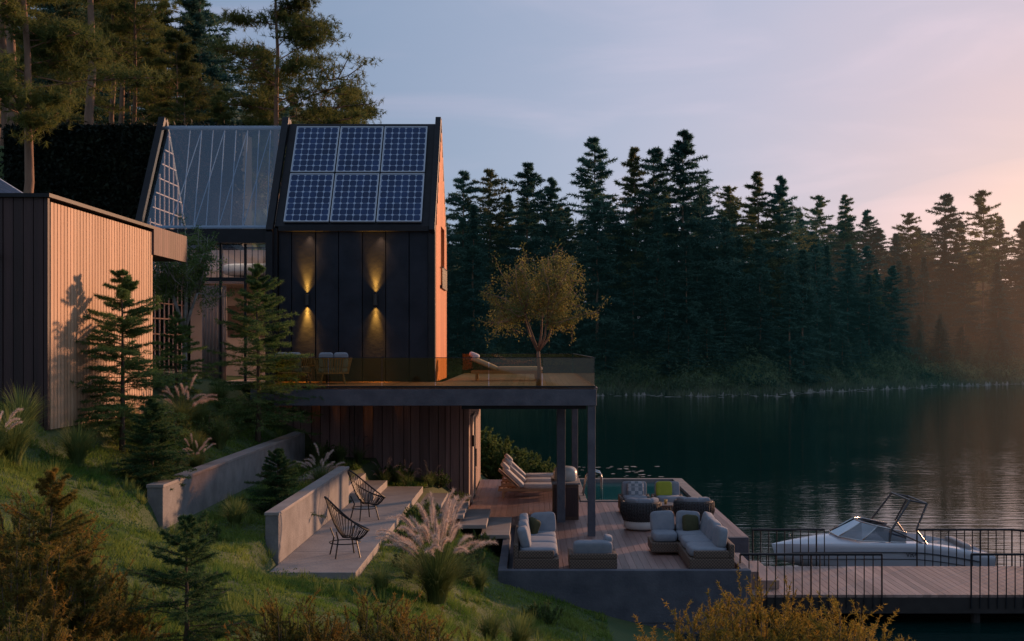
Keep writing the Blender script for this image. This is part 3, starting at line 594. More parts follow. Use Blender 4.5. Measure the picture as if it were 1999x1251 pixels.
# ------------------------------------------------------------------ left cabin
cab=empty("wood_cabin",(-11,22,4.3),"timber cabin with pale slatted side and dark boarded front","cabin")
b=MB(); x=-16
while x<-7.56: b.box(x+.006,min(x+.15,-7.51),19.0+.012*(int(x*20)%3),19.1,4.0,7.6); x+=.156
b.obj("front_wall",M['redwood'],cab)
b=MB(); y=19.11
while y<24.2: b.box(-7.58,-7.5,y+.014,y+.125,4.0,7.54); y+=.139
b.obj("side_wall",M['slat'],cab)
b=MB(); b.box(-16,-7.585,19.105,24.2,4,7.5); b.obj("core",pmat("cabin_core",(.08,.05,.04)),cab)
b=MB(); b.box(-16,-7.46,18.96,24.2,7.6,7.66); b.obj("roof_edge",M['black_metal'],cab)
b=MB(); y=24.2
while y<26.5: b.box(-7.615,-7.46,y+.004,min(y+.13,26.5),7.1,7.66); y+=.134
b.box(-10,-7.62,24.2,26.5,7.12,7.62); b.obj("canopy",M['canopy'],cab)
b=MB(); RX=-8.95; b.add([(RX,19.4,7.67),(RX,24,7.67),(-14,24,10.8),(-14,19.4,10.8),(RX,19.4,7.60),(RX,24,7.60),(-14,24,10.6),(-14,19.4,10.6)],[(0,1,2,3),(7,6,5,4),(0,3,7,4),(0,4,5,1),(1,5,6,2),(2,6,7,3)])
rf=b.obj("roof",m_al,cab)
b=MB(); dx=Vector((-5.05,0,3.13))/18; 
for i in range(18):
    for j in range(14):
        p=Vector((RX,19.5,7.678))+dx*i+Vector((0,.31*j,0)); q=dx*.94; b.add([p,p+Vector((0,.29,0)),p+Vector((0,.29,0))+q,p+q],[(0,1,2,3)])
b.obj("solar_cells",m_cell,rf)
r=empty("wall_lamp",(-8.25,18.95,6.6),"small black bracket lamp on dark boarded wall","wall lamp")
b=MB(); b.box(-8.45,-8.3,18.93,18.99,6.66,6.74); b.tube((-8.4,18.96,6.7),(-8.25,18.85,6.72),.012); b.tube((-8.25,18.85,6.66),(-8.25,18.85,6.76),.03,n=10); b.obj("lamp_body",M['black_metal'],r)
# ------------------------------------------------------------------ furniture
def sectional(x0,x1,y0,y1,side,label):
    z=DZ; r=empty("corner_sofa",((x0+x1)/2,(y0+y1)/2,z),label,"sofa","wicker lounge seating on the lower deck")
    t=.09; d=.85
    b=MB()
    bx0,bx1=(x0,x0+d) if side<0 else (x1-d,x1)
    b.box(bx0,bx1,y0,y1,z+.06,z+.26); 
    b.box(x0,x1,y1-d,y1,z+.058,z+.258) if side>0 else None
    ox=(x0,x0+t) if side<0 else (x1-t,x1)
    b.box(ox[0],ox[1],y0,y1,z+.26,z+.52); b.box(bx0+t,bx1-t,y0,y0+t,z+.26,z+.40); b.box(x0+t,x1-t,y1-t,y1,z+.26,z+.52)
    for xx in (bx0+.06,bx1-.06):
        for yy in (y0+.06,y1-.06): b.box(xx-.02,xx+.02,yy-.02,yy+.02,z,z+.06)
    b.obj("sofa_base",M['wicker'],r,bevel=.025)
    b=MB(); n=3; l=(y1-y0-t)/n
    for i in range(n): b.cush(((bx0+bx1)/2+(.04 if side<0 else -.04),y0+t+l*(i+.5)-.03,z+.35),(d-.12,l-.02,.2))
    if side>0: b.cush((x0+(x1-x0-d)/2+.03,y1-d/2-.03,z+.35),(x1-x0-d-.03,d-.14,.2))
    b.obj("seat_cushion",M['cush'],r,smooth=True)
    b=MB(); l=(y1-y0-.2)/3
    for i in range(3):
        xx=x0+.2 if side<0 else x1-.2; b.cush((xx,y0+.12+l*(i+.5),z+.58),(.2,l-.04,.42),Matrix.Rotation(-.2*side*-1+.05*(i-1),3,'Y')@Matrix.Rotation(.08*(i-1),3,'X'))
    nb=1 if side<0 else 2; xa,xb=(x0+.3,x1-.03) if side<0 else (x0+.02,x1-.3); wq=(xb-xa)/nb
    for i in range(nb): b.cush((xa+wq*(i+.5),y1-.2,z+.60),(wq-.03,.2,.44),Matrix.Rotation(-.18,3,'X')@Matrix.Rotation(.06*(i*2-1),3,'Y'))
    b.obj("back_cushion",M['cush'],r,smooth=True)
    b=MB(); 
    if side<0: b.cush((x0+.36,y1-.55,z+.56),(.14,.36,.36),Matrix.Rotation(.35,3,'Y')@Matrix.Rotation(.5,3,'Z'))
    else: b.cush((x0+.85,y1-.38,z+.58),(.36,.14,.36),Matrix.Rotation(-.3,3,'X')@Matrix.Rotation(.5,3,'Z'))
    b.obj("pillow",M['olive'],r,smooth=True)
sectional(-.36,.52,23.0,25.5,-1,"wicker corner sofa with grey cushions and olive pillow")
sectional(2.4,3.78,23.0,25.7,1,"wide wicker corner sofa with grey cushions and dark pillow")
def sofa(x0,x1,y0,y1,z,label,face=1,cm='cush',pil=None,name="sofa",frame='wicker',low=0):
    r=empty(name,((x0+x1)/2,(y0+y1)/2,z),label,"sofa","wicker lounge seating on the lower deck"); t=.08
    b=MB(); b.box(x0,x1,y0,y1,z+.07,z+.25)
    yb=(y0,y0+t) if face>0 else (y1-t,y1)
    b.box(x0,x1,yb[0],yb[1],z+.25,z+.42-low*.5); b.box(x0,x0+t,y0+t,y1-t,z+.25,z+.40-low*.5); b.box(x1-t,x1,y0+t,y1-t,z+.25,z+.40-low*.5)
    for xx in (x0+.05,x1-.05):
        for yy in (y0+.05,y1-.05): b.box(xx-.02,xx+.02,yy-.02,yy+.02,z,z+.07)
    b.obj("sofa_base",M[frame],r,bevel=.025)
    b=MB(); b.cush(((x0+x1)/2,(y0+y1)/2+.04*face,z+.34),(x1-x0-.18,y1-y0-.16,.2)); b.obj("seat_cushion",M[cm],r,smooth=True)
    b=MB(); n=1 if low else 2; l=(x1-x0-.14)/n
    yy=y0+.19 if face>0 else y1-.19
    for i in range(n): b.cush((x0+.07+l*(i+.5),yy,z+.56-low),(l-.02,.2,.4-low*.8),Matrix.Rotation(.2*face,3,'X'))
    if low: b.cush((x1-.17,yy+.2,z+.50),(.16,.4,.30),Matrix.Rotation(.2,3,'Y'))
    b.obj("back_cushion",M[cm],r,smooth=True)
    if pil:
        for xx,mt in pil:
            b=MB(); b.cush((xx,yy+.18*face,z+.58),(.42,.15,.40),Matrix.Rotation(.3*face,3,'X')); b.obj("pillow",M[mt],r,smooth=True)
sofa(.68,1.58,22.95,23.8,DZ,"low wicker loveseat with grey cushions behind the parapet",low=.13)
sofa(2.2,3.0,30.9,31.75,DZ,"grey cushioned lounge seat by the pool with patterned pillow",face=-1,pil=[(2.62,'pillow_pattern')])
sofa(3.05,3.85,30.9,31.75,DZ,"grey cushioned lounge seat by the pool with lime pillow",face=-1,pil=[(3.35,'green')])
def barrel(x,y,z,rot,label,group):
    r=empty("barrel_armchair",(x,y,z),label,"armchair",group,rot)
    b=MB(); a0,a1=math.radians(-210),math.radians(30)
    b.lathe([(.36,.2),(.43,.26),(.46,.45),(.45,.62),(.42,.66),(.39,.62),(.40,.45),(.37,.28)],n=28,a0=a0,a1=a1)
    for k in range(30):
        a=a0+(a1-a0)*k/29; b.path([(.40*math.cos(a),.40*math.sin(a),.22),(.475*math.cos(a),.475*math.sin(a),.42),(.46*math.cos(a),.46*math.sin(a),.63)],.012,4)
    b.obj("chair_shell",M['rope'],r,world=False,smooth=True)
    b=MB(); b.lathe([(0,.03),(.36,.03),(.40,.07),(.40,.2),(.36,.25),(0,.26)],n=28); b.obj("chair_base",M['cushw'],r,world=False,smooth=True)
    b=MB(); b.lathe([(0,.25),(.34,.25),(.37,.3),(.36,.38),(.30,.42),(0,.43)],n=28); b.obj("seat_cushion",M['cush'],r,world=False,smooth=True)
    b=MB()
    for a in (-140,-90,-40):
        a=math.radians(a); b.cush((.30*math.cos(a),.30*math.sin(a),.58),(.36,.15,.34),Matrix.Rotation(a+math.pi/2,3,'Z')@Matrix.Rotation(.15,3,'X'))
    b.obj("back_cushion",M['cush'],r,world=False,smooth=True); return r
GB="round woven armchairs on the deck"
bc=barrel(2.5,28.4,DZ,.15,"round dark rope armchair with grey cushions near pool",GB)
copy_thing(bc,(3.75,28.6,DZ),-.25)
ct=empty("coffee_table",(3.12,29.6,DZ),"small round dark coffee table between armchairs","table")
b=MB(); b.lathe([(0,.40),(.34,.40),(.35,.42),(.34,.44),(0,.441)],(3.12,29.6,DZ),28); b.obj("table_top",M['darkwood'],ct,smooth=False)
b=MB(); 
for k in range(4): a=k*1.57+.4; b.tube((3.12+.26*math.cos(a),29.6+.26*math.sin(a),DZ),(3.12+.2*math.cos(a),29.6+.2*math.sin(a),DZ+.40),.015)
b.obj("table_leg",M['black_metal'],ct)
vs_=empty("glass_cup",(3.2,29.6,DZ+.441),"small amber glass on the coffee table","cup"); b=MB(); b.lathe([(0,0),(.03,0),(.04,.1),(.035,.1),(.025,.01)],(3.2,29.6,DZ+.441),12); b.obj("cup",pmat("amber",(.6,.35,.1)),vs_,smooth=True)
def upseat(x,y,rot,label):
    z=FZ; r=empty("terrace_armchair",(x,y,z),label,"armchair","woven seats on the upper terrace",rot); b=MB()
    for k in range(26):
        a=math.radians(-200+220*k/25); ca,sa=math.cos(a),math.sin(a); b.path([(.38*ca,.36*sa,.26),(.47*ca,.44*sa,.62)],.011,4)
    b.path([(.47*math.cos(math.radians(t)),.44*math.sin(math.radians(t)),.63) for t in range(-200,21,20)],.022,6); b.path([(.38*math.cos(math.radians(t)),.36*math.sin(math.radians(t)),.26) for t in range(0,360,20)],.02,6,closed=True)
    for a in (45,135,225,315): a=math.radians(a); b.tube((.34*math.cos(a),.34*math.sin(a),.26),(.42*math.cos(a),.42*math.sin(a),0),.016)
    b.obj("chair_shell",M['wood'],r,world=False)
    b=MB(); b.cush((0,.02,.34),(.72,.68,.16)); b.obj("seat_cushion",M['cush'],r,world=False,smooth=True)
    b=MB(); b.cush((-.17,-.27,.58),(.36,.16,.38),Matrix.Rotation(.15,3,'X')); b.cush((.19,-.27,.58),(.36,.16,.38),Matrix.Rotation(.15,3,'X')); b.obj("back_cushion",M['cush'],r,world=False,smooth=True); return r
us=upseat(-4.95,30.4,.2,"woven timber armchair with grey cushions on upper terrace"); copy_thing(us,(-6.0,30.9,FZ),-.4)
tb=empty("side_table",(-5.45,31.2,FZ),"small dark timber table on the upper terrace","table")
b=MB(); b.box(-5.75,-5.15,30.95,31.45,FZ+.38,FZ+.42); b.obj("table_top",M['darkwood'],tb)
b=MB()
for xx in (-5.7,-5.2):
    for yy in (31.0,31.4): b.tube((xx,yy,FZ),(xx,yy,FZ+.38),.018)
b.obj("table_leg",M['black_metal'],tb)
def lounger(x,y,z,label,back=.5,cat="lounger",group=None):
    r=empty("sun_lounger",(x,y,z),label,cat,group); b=MB()
    b.box(-.95,.95,-.33,-.28,.18,.26); b.box(-.95,.95,.28,.33,.18,.26)
    for xx in np.arange(-.9,.95,.12): b.box(xx,xx+.08,-.28,.28,.2,.235)
    for xx in (-.8,.8):
        for yy in (-.305,.305): b.box(xx-.03,xx+.03,yy-.03,yy+.03,0,.18)
    th=back; b.obox((-.92+.35*math.cos(th),0,.27+.35*math.sin(th)),(.75,.6,.03),Matrix.Rotation(th,3,'Y')) if th>0 else None
    b.obj("lounger_frame",M['wood'],r,world=False,bevel=.006)
    b=MB(); hx=-.3
    b.cush((.36,0,.31),(1.25,.58,.13),e=.3); 
    b.cush((hx-.33*math.cos(th)+.02,0,.32+.33*math.sin(th)),(.78,.58,.13),Matrix.Rotation(th,3,'Y'),e=.3)
    b.obj("mattress",M['cushw'],r,world=False,smooth=True)
    b=MB(); b.cush((hx-.62*math.cos(th),0,.44+.6*math.sin(th)),(.3,.46,.14),Matrix.Rotation(th,3,'Y'),e=.6); b.obj("head_pillow",M['cushw'],r,world=False,smooth=True); return r
lounger(-.72,33.5,FZ,"wooden sun lounger with white mattress on upper terrace",.4)
GS="sun loungers on the lower deck"
l1=lounger(-.02,34.6,DZ,"teak sun lounger with raised white backrest by pool",.75,group=GS)
for y in (35.9,37.2): copy_thing(l1,(.02,y,DZ),.03)
r=empty("outdoor_kitchen_cabinet",(.82,30.6,DZ),"dark timber barbecue cabinet with cream domed hood","cabinet")
b=MB(); b.box(.5,1.12,29.95,31.6,DZ,DZ+.86); b.obj("cabinet_body",M['darkwood'],r,bevel=.01)
b=MB(); b.box(.46,1.16,29.9,31.65,DZ+.862,DZ+.90); b.obj("countertop",M['concrete'],r,bevel=.006)
b=MB(); b.T=Matrix.Translation((.81,30.7,DZ+.9)); b.cush((0,0,.12),(.6,.9,.42),e=.6); b.obj("hood",M['cream'],r,smooth=True)
b=MB(); b.box(.49,.497,30.0,30.7,DZ+.1,DZ+.78); b.box(.53,1.09,29.935,29.948,DZ+.08,DZ+.78); b.obj("cabinet_door",M['redwood'],r)
def string_chair(x,y,z,rot,label):
    r=empty("string_chair",(x,y,z),label,"chair","black string lounge chairs on the patio",rot)
    b=MB(); ring=[]; n=40
    for i in range(n):
        a=2*math.pi*i/n; u=math.cos(a); v=math.sin(a); wdt=.40*(1-.08*v)
        yy=-.05-.34*v; zz=.60+.27*v+(.07*v*v); ring.append((wdt*u,yy+.08,zz))
    b.path(ring,.015,6,closed=True)
    hub=[(.10*math.cos(2*math.pi*i/16),.03+.07*math.sin(2*math.pi*i/16),.30) for i in range(16)]; b.path(hub,.010,5,closed=True)
    for a in (40,140,220,320):
        a=math.radians(a); b.path([(.30*math.cos(a),.30*math.sin(a),0),(.22*math.cos(a),.22*math.sin(a),.28),(.33*math.cos(a),.32*math.sin(a)*.9,.42)],.013,5)
    b.path([(.24*math.cos(2*math.pi*i/24),.24*math.sin(2*math.pi*i/24),.22) for i in range(24)],.009,5,closed=True)
    b.obj("chair_frame",M['black_metal'],r,world=False)
    b=MB()
    for i in range(0,n):
        p=Vector(ring[i]); a=2*math.pi*i/n; h=Vector((.10*math.cos(a),.03-.07*math.sin(a),.30)); q=(p+h)/2+Vector((0,0,-.09)); b.path([p,(p+q)/2-Vector((0,0,.015)),q,(q+h)/2-Vector((0,0,.02)),h],.0065,4)
    b.obj("string_seat",M['black_metal'],r,world=False); return r
sc=string_chair(-2.95,19.3,2.0,-math.radians(70),"black string egg-shaped chair on the pale patio")
copy_thing(sc,(-3.2,23.4,2.0),-math.radians(60),1.0)
# ------------------------------------------------------------------ dock
dk=empty("dock",(8,25,.2),"timber boardwalk jetty with dark edge beams","dock")
b=MB(); x=4.05
while x<16: b.box(x,x+.135,23.45,26.5,.50,.55); x+=.142
b.obj("dock_boards",M['decking_x'],dk)
b=MB(); b.box(4.04,16,23.42,23.52,.2,.498); b.box(4.04,16,26.42,26.52,.2,.498); b.box(4.04,16,24.9,25.0,.25,.498)
for x in (5.5,8.5,11.5,14.5):
    for y in (23.6,26.3): b.tube((x,y,-2),(x,y,.4),.09,n=10)
b.obj("dock_frame",pmat("tarred_timber",(.02,.017,.016),(.035,.03,.028),4,.8),dk)
r=empty("stairs",(4.4,25,.55),"two timber steps from terrace down to jetty","stairs")
b=MB(); b.box(4.03,4.42,24.0,26.2,.551,.89); b.box(4.42,4.82,24.0,26.2,.551,.72); b.obj("tread",M['decking_x'],r,bevel=.01)
def rail(pts,label):
    r=empty("railing",(*pts[0],.55),label,"railing","black railings along the jetty"); b=MB()
    for (x0,y0),(x1,y1) in zip(pts[:-1],pts[1:]):
        l=math.hypot(x1-x0,y1-y0); n=max(1,round(l/.165))
        b.tube((x0,y0,1.33),(x1,y1,1.33),.026,n=6)
        for i in range(n+1):
            t=i/n; x=x0+(x1-x0)*t; y=y0+(y1-y0)*t; rr=.018 if i%8==0 else .012; b.tube((x,y,.30),(x,y,1.33),rr,n=5)
    b.obj("balusters",M['black_metal'],r)
rail([(3.95,23.40),(6.65,23.40)],"black metal railing beside the jetty steps"); rail([(8.35,23.40),(13.2,23.40)],"black metal railing along jetty edge")
rail([(4.75,26.54),(6.3,26.54)],"short black railing beside the moored boat"); rail([(8.3,26.54),(10.35,26.54),(11.2,25.9)],"black railing at the far jetty edge")
# ------------------------------------------------------------------ boat
bt=empty("motor_boat",(8.1,29.2,0),"white bowrider motor boat with wake tower moored at jetty","boat")
Lb=5.05; ns=22
def hb(t): return 1.0*(1-(1-min(t/.62,1))**2.1)*(1-.08*max(0,(t-.7)/.3))
def sheer(t): return .60+.16*math.sin(min(t/.55,1)*math.pi/2)-.30*max(0,(t-.62)/.38)**1.4
b=MB(); vs=[]
for i in range(ns+1):
    t=i/ns; x=5.6+Lb*t; w_=max(hb(t),.02); sz=sheer(t); rake=(1-t)**3
    prof=[(0,-.35+.6*rake),(.55,-.22+.5*rake),(.86,.0+.36*rake),(.93,.12+.28*rake),(1.0,sz-.12),(1.02,sz-.04),(.97,sz)]
    row=[(x+.35*rake*(1-(p[1]+.35)/1.2),29.2-w_*p[0],p[1]) for p in prof]; row2=[(q[0],58.4-q[1],q[2]) for q in row[::-1]]
    vs+= row+row2
k=14; fs=[(i*k+j,(i+1)*k+j,(i+1)*k+j+1,i*k+j+1) for i in range(ns) for j in range(k-1) if j!=6]
fs.append(tuple(ns*k+j for j in range(k))); fs.append(tuple(range(k))[::-1])
b.add(vs,fs); hull_o=b.obj("hull",M['gel'],bt,smooth=True)
b=MB(); vs=[]
n1=11
for i in range(n1+1):
    t=i/ns; x=5.6+Lb*t; w_=max(hb(t),.02)*.97; sz=sheer(t)
    for s in (-1,-.6,-.2,.2,.6,1): vs.append((x+.35*(1-t)**3*(1-(sz+.35)/1.2),29.2+w_*s,sz+.12*(1-abs(s)**2)*min(1,t*4)))
b.add(vs,[(i*6+j,i*6+j+1,(i+1)*6+j+1,(i+1)*6+j) for i in range(n1) for j in range(5)]); b.obj("foredeck",M['gel'],bt,smooth=True)
b=MB()
for s in (-1,1):
    for i in range(n1,ns):
        a=[];
        for ii in (i,i+1):
            t=ii/ns; x=5.6+Lb*t; w_=hb(t)*.97; sz=sheer(t); a.append([(x,29.2+s*w_,sz),(x,29.2+s*(w_-.24),sz+.015),(x,29.2+s*(w_-.26),sz-.35)])
        b.add(a[0]+a[1],[(0,1,4,3),(1,2,5,4)])
b.box(10.2,10.64,28.4,30.0,.2,.40); b.obj("gunwale",M['gel'],bt,smooth=False)
b=MB(); b.box(8.1,10.3,28.45,29.95,.1,.16); b.cush((8.9,28.75,.45),(.55,.5,.5)); b.cush((8.9,29.65,.45),(.55,.5,.5)); b.cush((9.8,29.2,.42),(.6,1.5,.35)); b.cush((10.1,29.2,.55),(.2,1.5,.3)); b.obj("seat",M['vinyl'],bt,smooth=True)
b=MB()
for s in (-1,1):
    pts=[(6.1+.2*i,29.2+s*(hb((.5+.2*i)/Lb)*1.0+.012),sheer((.5+.2*i)/Lb)-.2) for i in range(22)]; b.path(pts,.016,5)
    pts=[(6.3+.2*i,29.2+s*(hb((.7+.2*i)/Lb)*.965+.012),sheer((.7+.2*i)/Lb)-.36) for i in range(20)]; b.path(pts,.010,5)
b.obj("trim_stripe",M['navy'],bt)
b=MB(); base=[(8.6,28.30,.77),(7.6,28.36,.80),(7.15,28.75,.84),(7.05,29.2,.88),(7.15,29.65,.84),(7.6,30.04,.80),(8.6,30.10,.77)]
topp=[(8.65,28.42,.98),(8.0,28.50,1.12),(7.72,28.85,1.17),(7.65,29.2,1.18),(7.72,29.55,1.17),(8.0,29.90,1.12),(8.65,29.98,.98)]
b.add(base+topp,[(i,i+1,i+8,i+7) for i in range(6)]); b.obj("windshield",M['boat_glass'],bt)
b=MB(); b.path(topp,.018,6); b.path(base,.016,6)
for i in (1,2,4,5): b.tube(base[i],topp[i],.014)
b.obj("windshield_frame",M['chrome'],bt,smooth=True)
b=MB()
for s in (-1,1):
    A_=(8.28,29.2+s*.86,1.06);B_=(8.74,29.2+s*.72,1.72);C_=(9.14,29.2+s*.70,1.64);D_=(8.86,29.2+s*.82,1.05);E_=(9.12,29.2+s*.88,.68)
    b.path([A_,B_],.025,6); b.path([C_,D_,E_],.025,6); b.path([B_,C_],.024,6); b.tube(A_,E_,.022); b.tube(A_,(8.22,29.2+s*.88,.78),.022)
b.tube((8.74,28.48,1.72),(8.74,29.92,1.72),.024); b.tube((9.14,28.5,1.64),(9.14,29.9,1.64),.024)
b.obj("wake_tower",M['tower'],bt)
b=MB(); b.box(10.6,10.85,28.75,29.65,.08,.16); b.tube((6.1,29.2,.76),(6.1,29.2,.82),.02); b.obj("swim_platform",M['vinyl'],bt)
cu=bpy.data.curves.new("t",'FONT'); cu.body="VR4"; cu.size=.16; cu.extrude=.003; to=bpy.data.objects.new("tmp",cu); COL.objects.link(to); bpy.context.view_layer.update()
me=bpy.data.meshes.new_from_object(to); bpy.data.objects.remove(to); o=obj_from("lettering",me,M['navy'],bt); o.location=(8.55-8.1,28.165-29.2,.46); o.rotation_euler=(math.pi/2,0,0)
# ------------------------------------------------------------------ near vegetation
def nspruce(seed,x,y,H,Rr,leaf,label,nw=20,pw=8,nt2=12,nn=20,nl=.05,z=None,nwid=.011,**kw):
    z=gz(x,y) if z is None else z
    return make_conifer(seed,"spruce_tree",label,"tree",None,H,Rr,nw,pw,nt2,nn,nl,nwid,M[leaf],M['bark'],.012*H+.012,(x,y,z-.03),0,1,nbr=.006,**kw)
nspruce(41,-6.15,27.5,4.0,1.5,'spruce',"young spruce with layered branches beside retaining wall",26,8,17,32,.070,nwid=.010,droop=.18,p=.78,rag=.6,rise=.5,jit=1.2)
nspruce(42,-6.95,20.8,3.1,1.25,'spruce',"young spruce standing against the slatted cabin wall",26,8,17,34,.060,nwid=.009,droop=.12,p=.75,rag=.6,rise=.5,jit=1.2)
nspruce(43,-5.98,19.3,1.4,.72,'spruce_dark',"small dense dark spruce above the retaining wall",20,9,14,36,.048,nwid=.008,droop=.2,p=.7,rag=.5,rise=.5,t0=.05,jit=1.2)
nspruce(44,-4.4,21.2,1.15,.6,'spruce_dark',"small dark spruce between two retaining walls",18,9,14,34,.043,nwid=.008,droop=.1,p=.7,rag=.5,rise=.5,t0=.05,jit=1.2)
nspruce(45,-3.1,11,1.28,.75,'spruce_dark',"sparse young fir standing in tall grass",16,7,15,52,.034,nwid=.005,droop=.0,p=.75,rag=.6,rise=.7,t0=.06,jit=1.2)
nspruce(46,-7.7,26.5,1.9,.9,'spruce',"small spruce near the low concrete wall",16,7,14,26,.055,p=.8,rise=.5,rag=.5,jit=1.2)
def leafy(seed,name,label,x,y,z,H,Rr,h0,nl,leaf,bark,nleaf,ls,ello=-.1):
    rng=R_(seed); b=MB(); b.mat=bark; A=[]
    p00=np.array([.04*rng.randn(),.04*rng.randn(),h0])
    b.path([(0,0,-.05),(.02,.01,h0*.5),tuple(p00)],[.018*H,.014*H,.012*H],8)
    mains=[]
    for k in range(5):
        az=k*1.256+rng.rand()*.5; q=p00+np.array([math.cos(az)*Rr*.28,math.sin(az)*Rr*.28,(H-h0)*(.25+.14*rng.rand())]); mains.append(q); b.path([tuple(p00),tuple((p00+q)/2+rng.randn(3)*.03),tuple(q)],[.010*H,.008*H,.006*H],6)
    for i in range(nl):
        m0=mains[i%5]; az=math.atan2(m0[1]-p00[1],m0[0]-p00[0])+rng.uniform(-.8,.8); el=rng.uniform(ello,1.35); Lr=rng.uniform(.62,1.12)
        e=np.array([math.cos(az)*math.cos(el)*Rr*Lr,math.sin(az)*math.cos(el)*Rr*Lr,h0+(H-h0)*(.36+.64*math.sin(el)*Lr)]); mid=(m0+e)/2+rng.randn(3)*.06*Rr
        b.path([tuple(m0),tuple(mid),tuple(e)],[.005*H,.0035*H,.0015*H],5)
        for j in range(8):
            s=.15+.85*rng.rand(); c=m0*(1-s)+e*s; q=c+rng.randn(3)*Rr*.17; b.tube(tuple(c),tuple(q),.0018*H,.001*H,3,caps=False)
            k=int(nleaf/(nl*8)); cc=c+(q-c)*rng.rand(k,1)*1.15+rng.randn(k,3)*Rr*.045; A.append(cc)
    A=np.concatenate(A); V,F=needles(rng,A,A+nrm(rng.randn(len(A),3))*.02,1,ls,ls*.5,1.2)
    return tree(name,label,"tree",None,V,F,M[leaf],b,(x,y,z))
leafy(57,"olive_tree","small golden-leaved tree growing through the terrace edge",.13,28.4,FZ,3.25,1.3,.8,42,'yellowleaf',M['barkpine'],15500,.058,ello=-.2)
leafy(52,"birch_tree","slender green birch between the cabin and house",-7.95,28.0,4.2,4.1,1.05,1.4,32,'greenleaf',M['barkpale'],13000,.06)
def shrub(seed,name,label,x,y,H,Rr,nst,leaf,nn,nl,z=None,nw=.010,group=None,tw=8):
    rng=R_(seed); A=[];Bq=[]; b=MB(); b.mat=M['bark']; z=gz(x,y) if z is None else z
    for i in range(nst):
        az=rng.rand()*6.28; ll=rng.rand()**.5; o=np.array([math.cos(az),math.sin(az),0]); hh=H*(1-.45*ll*ll)*(.65+.4*rng.rand()); p0=o*.12*Rr; p2=o*Rr*ll+[0,0,hh]; p1=(p0+p2)/2+o*Rr*.18*ll-[0,0,.03*H]
        b.path([tuple(p0),tuple(p1),tuple(p2)],[.010,.007,.003],4)
        for a,c in ((p0*.5+p1*.5,p1),(p1,p2)): A.append(a);Bq.append(c)
        for j in range(tw):
            s=.25+.75*rng.rand(); c=p0+(p1-p0)*s*2 if s<.5 else p1+(p2-p1)*(s-.5)*2; e=c+nrm(o*.5+rng.randn(3)*.55+[0,0,.9])*H*.15*(.5+rng.rand()); A.append(c);Bq.append(e); b.tube(tuple(c),tuple(e),.003,.002,3,caps=False)
    V,F=needles(rng,np.array(A),np.array(Bq),nn,nl,nw,.75)
    return tree(name,label,"shrub",group,V,F,M[leaf],b,(x,y,z),crownname="foliage")
GR="rust-tinged pine shrubs on the grassy slope"
s1=shrub(61,"pine_shrub","rust-green pine shrub with upright shoots",-2.05,10.8,1.05,.72,80,'rust',64,.038,z=1.98,group=GR,tw=15,nw=.008)
copy_thing(s1,(-1.45,11.2,1.92),3.2,.98); copy_thing(s1,(-.95,10.6,1.98),5,.88); copy_thing(s1,(-1.75,9.8,2.05),2.2,.82); copy_thing(s1,(-3.35,8.9,2.25),1.2,.75); copy_thing(s1,(-2.6,10.0,2.08),4,.66)
copy_thing(s1,(-4.25,10.2,2.5),2.2,1.05); copy_thing(s1,(-3.85,9.2,2.25),.5,1.0); copy_thing(s1,(-3.95,10.9,2.35),4.4,.9); copy_thing(s1,(-4.9,11.9,2.75),3.4,1.0); copy_thing(s1,(-3.5,9.9,2.15),5.4,.7); copy_thing(s1,(-.5,10.9,1.7),.9,.8)
GQ="orange-tinged young pines on the grassy slope"
q1=make_conifer(65,"pine_sapling","young orange-green pine with soft upright tips","tree",GQ,1.35,.45,14,6,13,42,.038,.006,M['rust'],M['bark'],.018,(-4.2,10.7,2.85),0,1,nbr=.005,droop=0,p=.6,rag=.7,rise=.9,t0=.05,jit=1)
copy_thing(q1,(-3.72,10.2,2.45),4,.8)
GY="golden pine shrubs on the near bank"
s2=shrub(62,"golden_pine_shrub","golden-yellow pine shrub catching evening light",1.35,10.6,1.3,.66,80,'yellowpine',62,.038,z=1.70,group=GY,tw=14,nw=.008)
copy_thing(s2,(2.05,11.0,1.78),2,1.05); copy_thing(s2,(2.75,10.8,1.72),3.5,1.0); copy_thing(s2,(.75,10.2,1.4),.6,.85); copy_thing(s2,(.1,10.5,1.35),2.6,.85); copy_thing(s2,(1.7,10.2,1.6),1.6,.95)
s3=shrub(63,"shrub","rounded leafy shrub at the water edge",-.9,42.5,1.5,1.1,60,'greenleaf',26,.09,nw=.05,z=.5,group="leafy shrubs by the water")
copy_thing(s3,(.1,43.2,.2),2,.8); copy_thing(s3,(-2.0,43.5,.8),3,1.1)
s4=shrub(64,"shrub","low leafy garden shrub beside the patio",-2.1,21.5,.45,.42,36,'greenleaf',24,.035,nw=.016,group="low garden shrubs on the slope")
for x,y,s in [(-1.7,23.2,.9),(-2.2,24.6,1.0),(-1.2,22.4,.9),(-2.0,19.6,.8),(-1.1,24.6,.8),(-5.2,30.8,1.2),(-6.6,25,1.3),(-6.8,29,1.4),(-7.0,23.5,1.2),(-2.4,31,1),(-3.4,31,1.1),(-1.9,30.6,.9),(.2,20.5,.9),(-6.9,22.2,1.2),(-4.9,18.2,.8),(-6.3,20.6,1.1),(-1.3,20.9,1.0)]:
    copy_thing(s4,(x,y,gz(x,y)-.05),x*7,s)
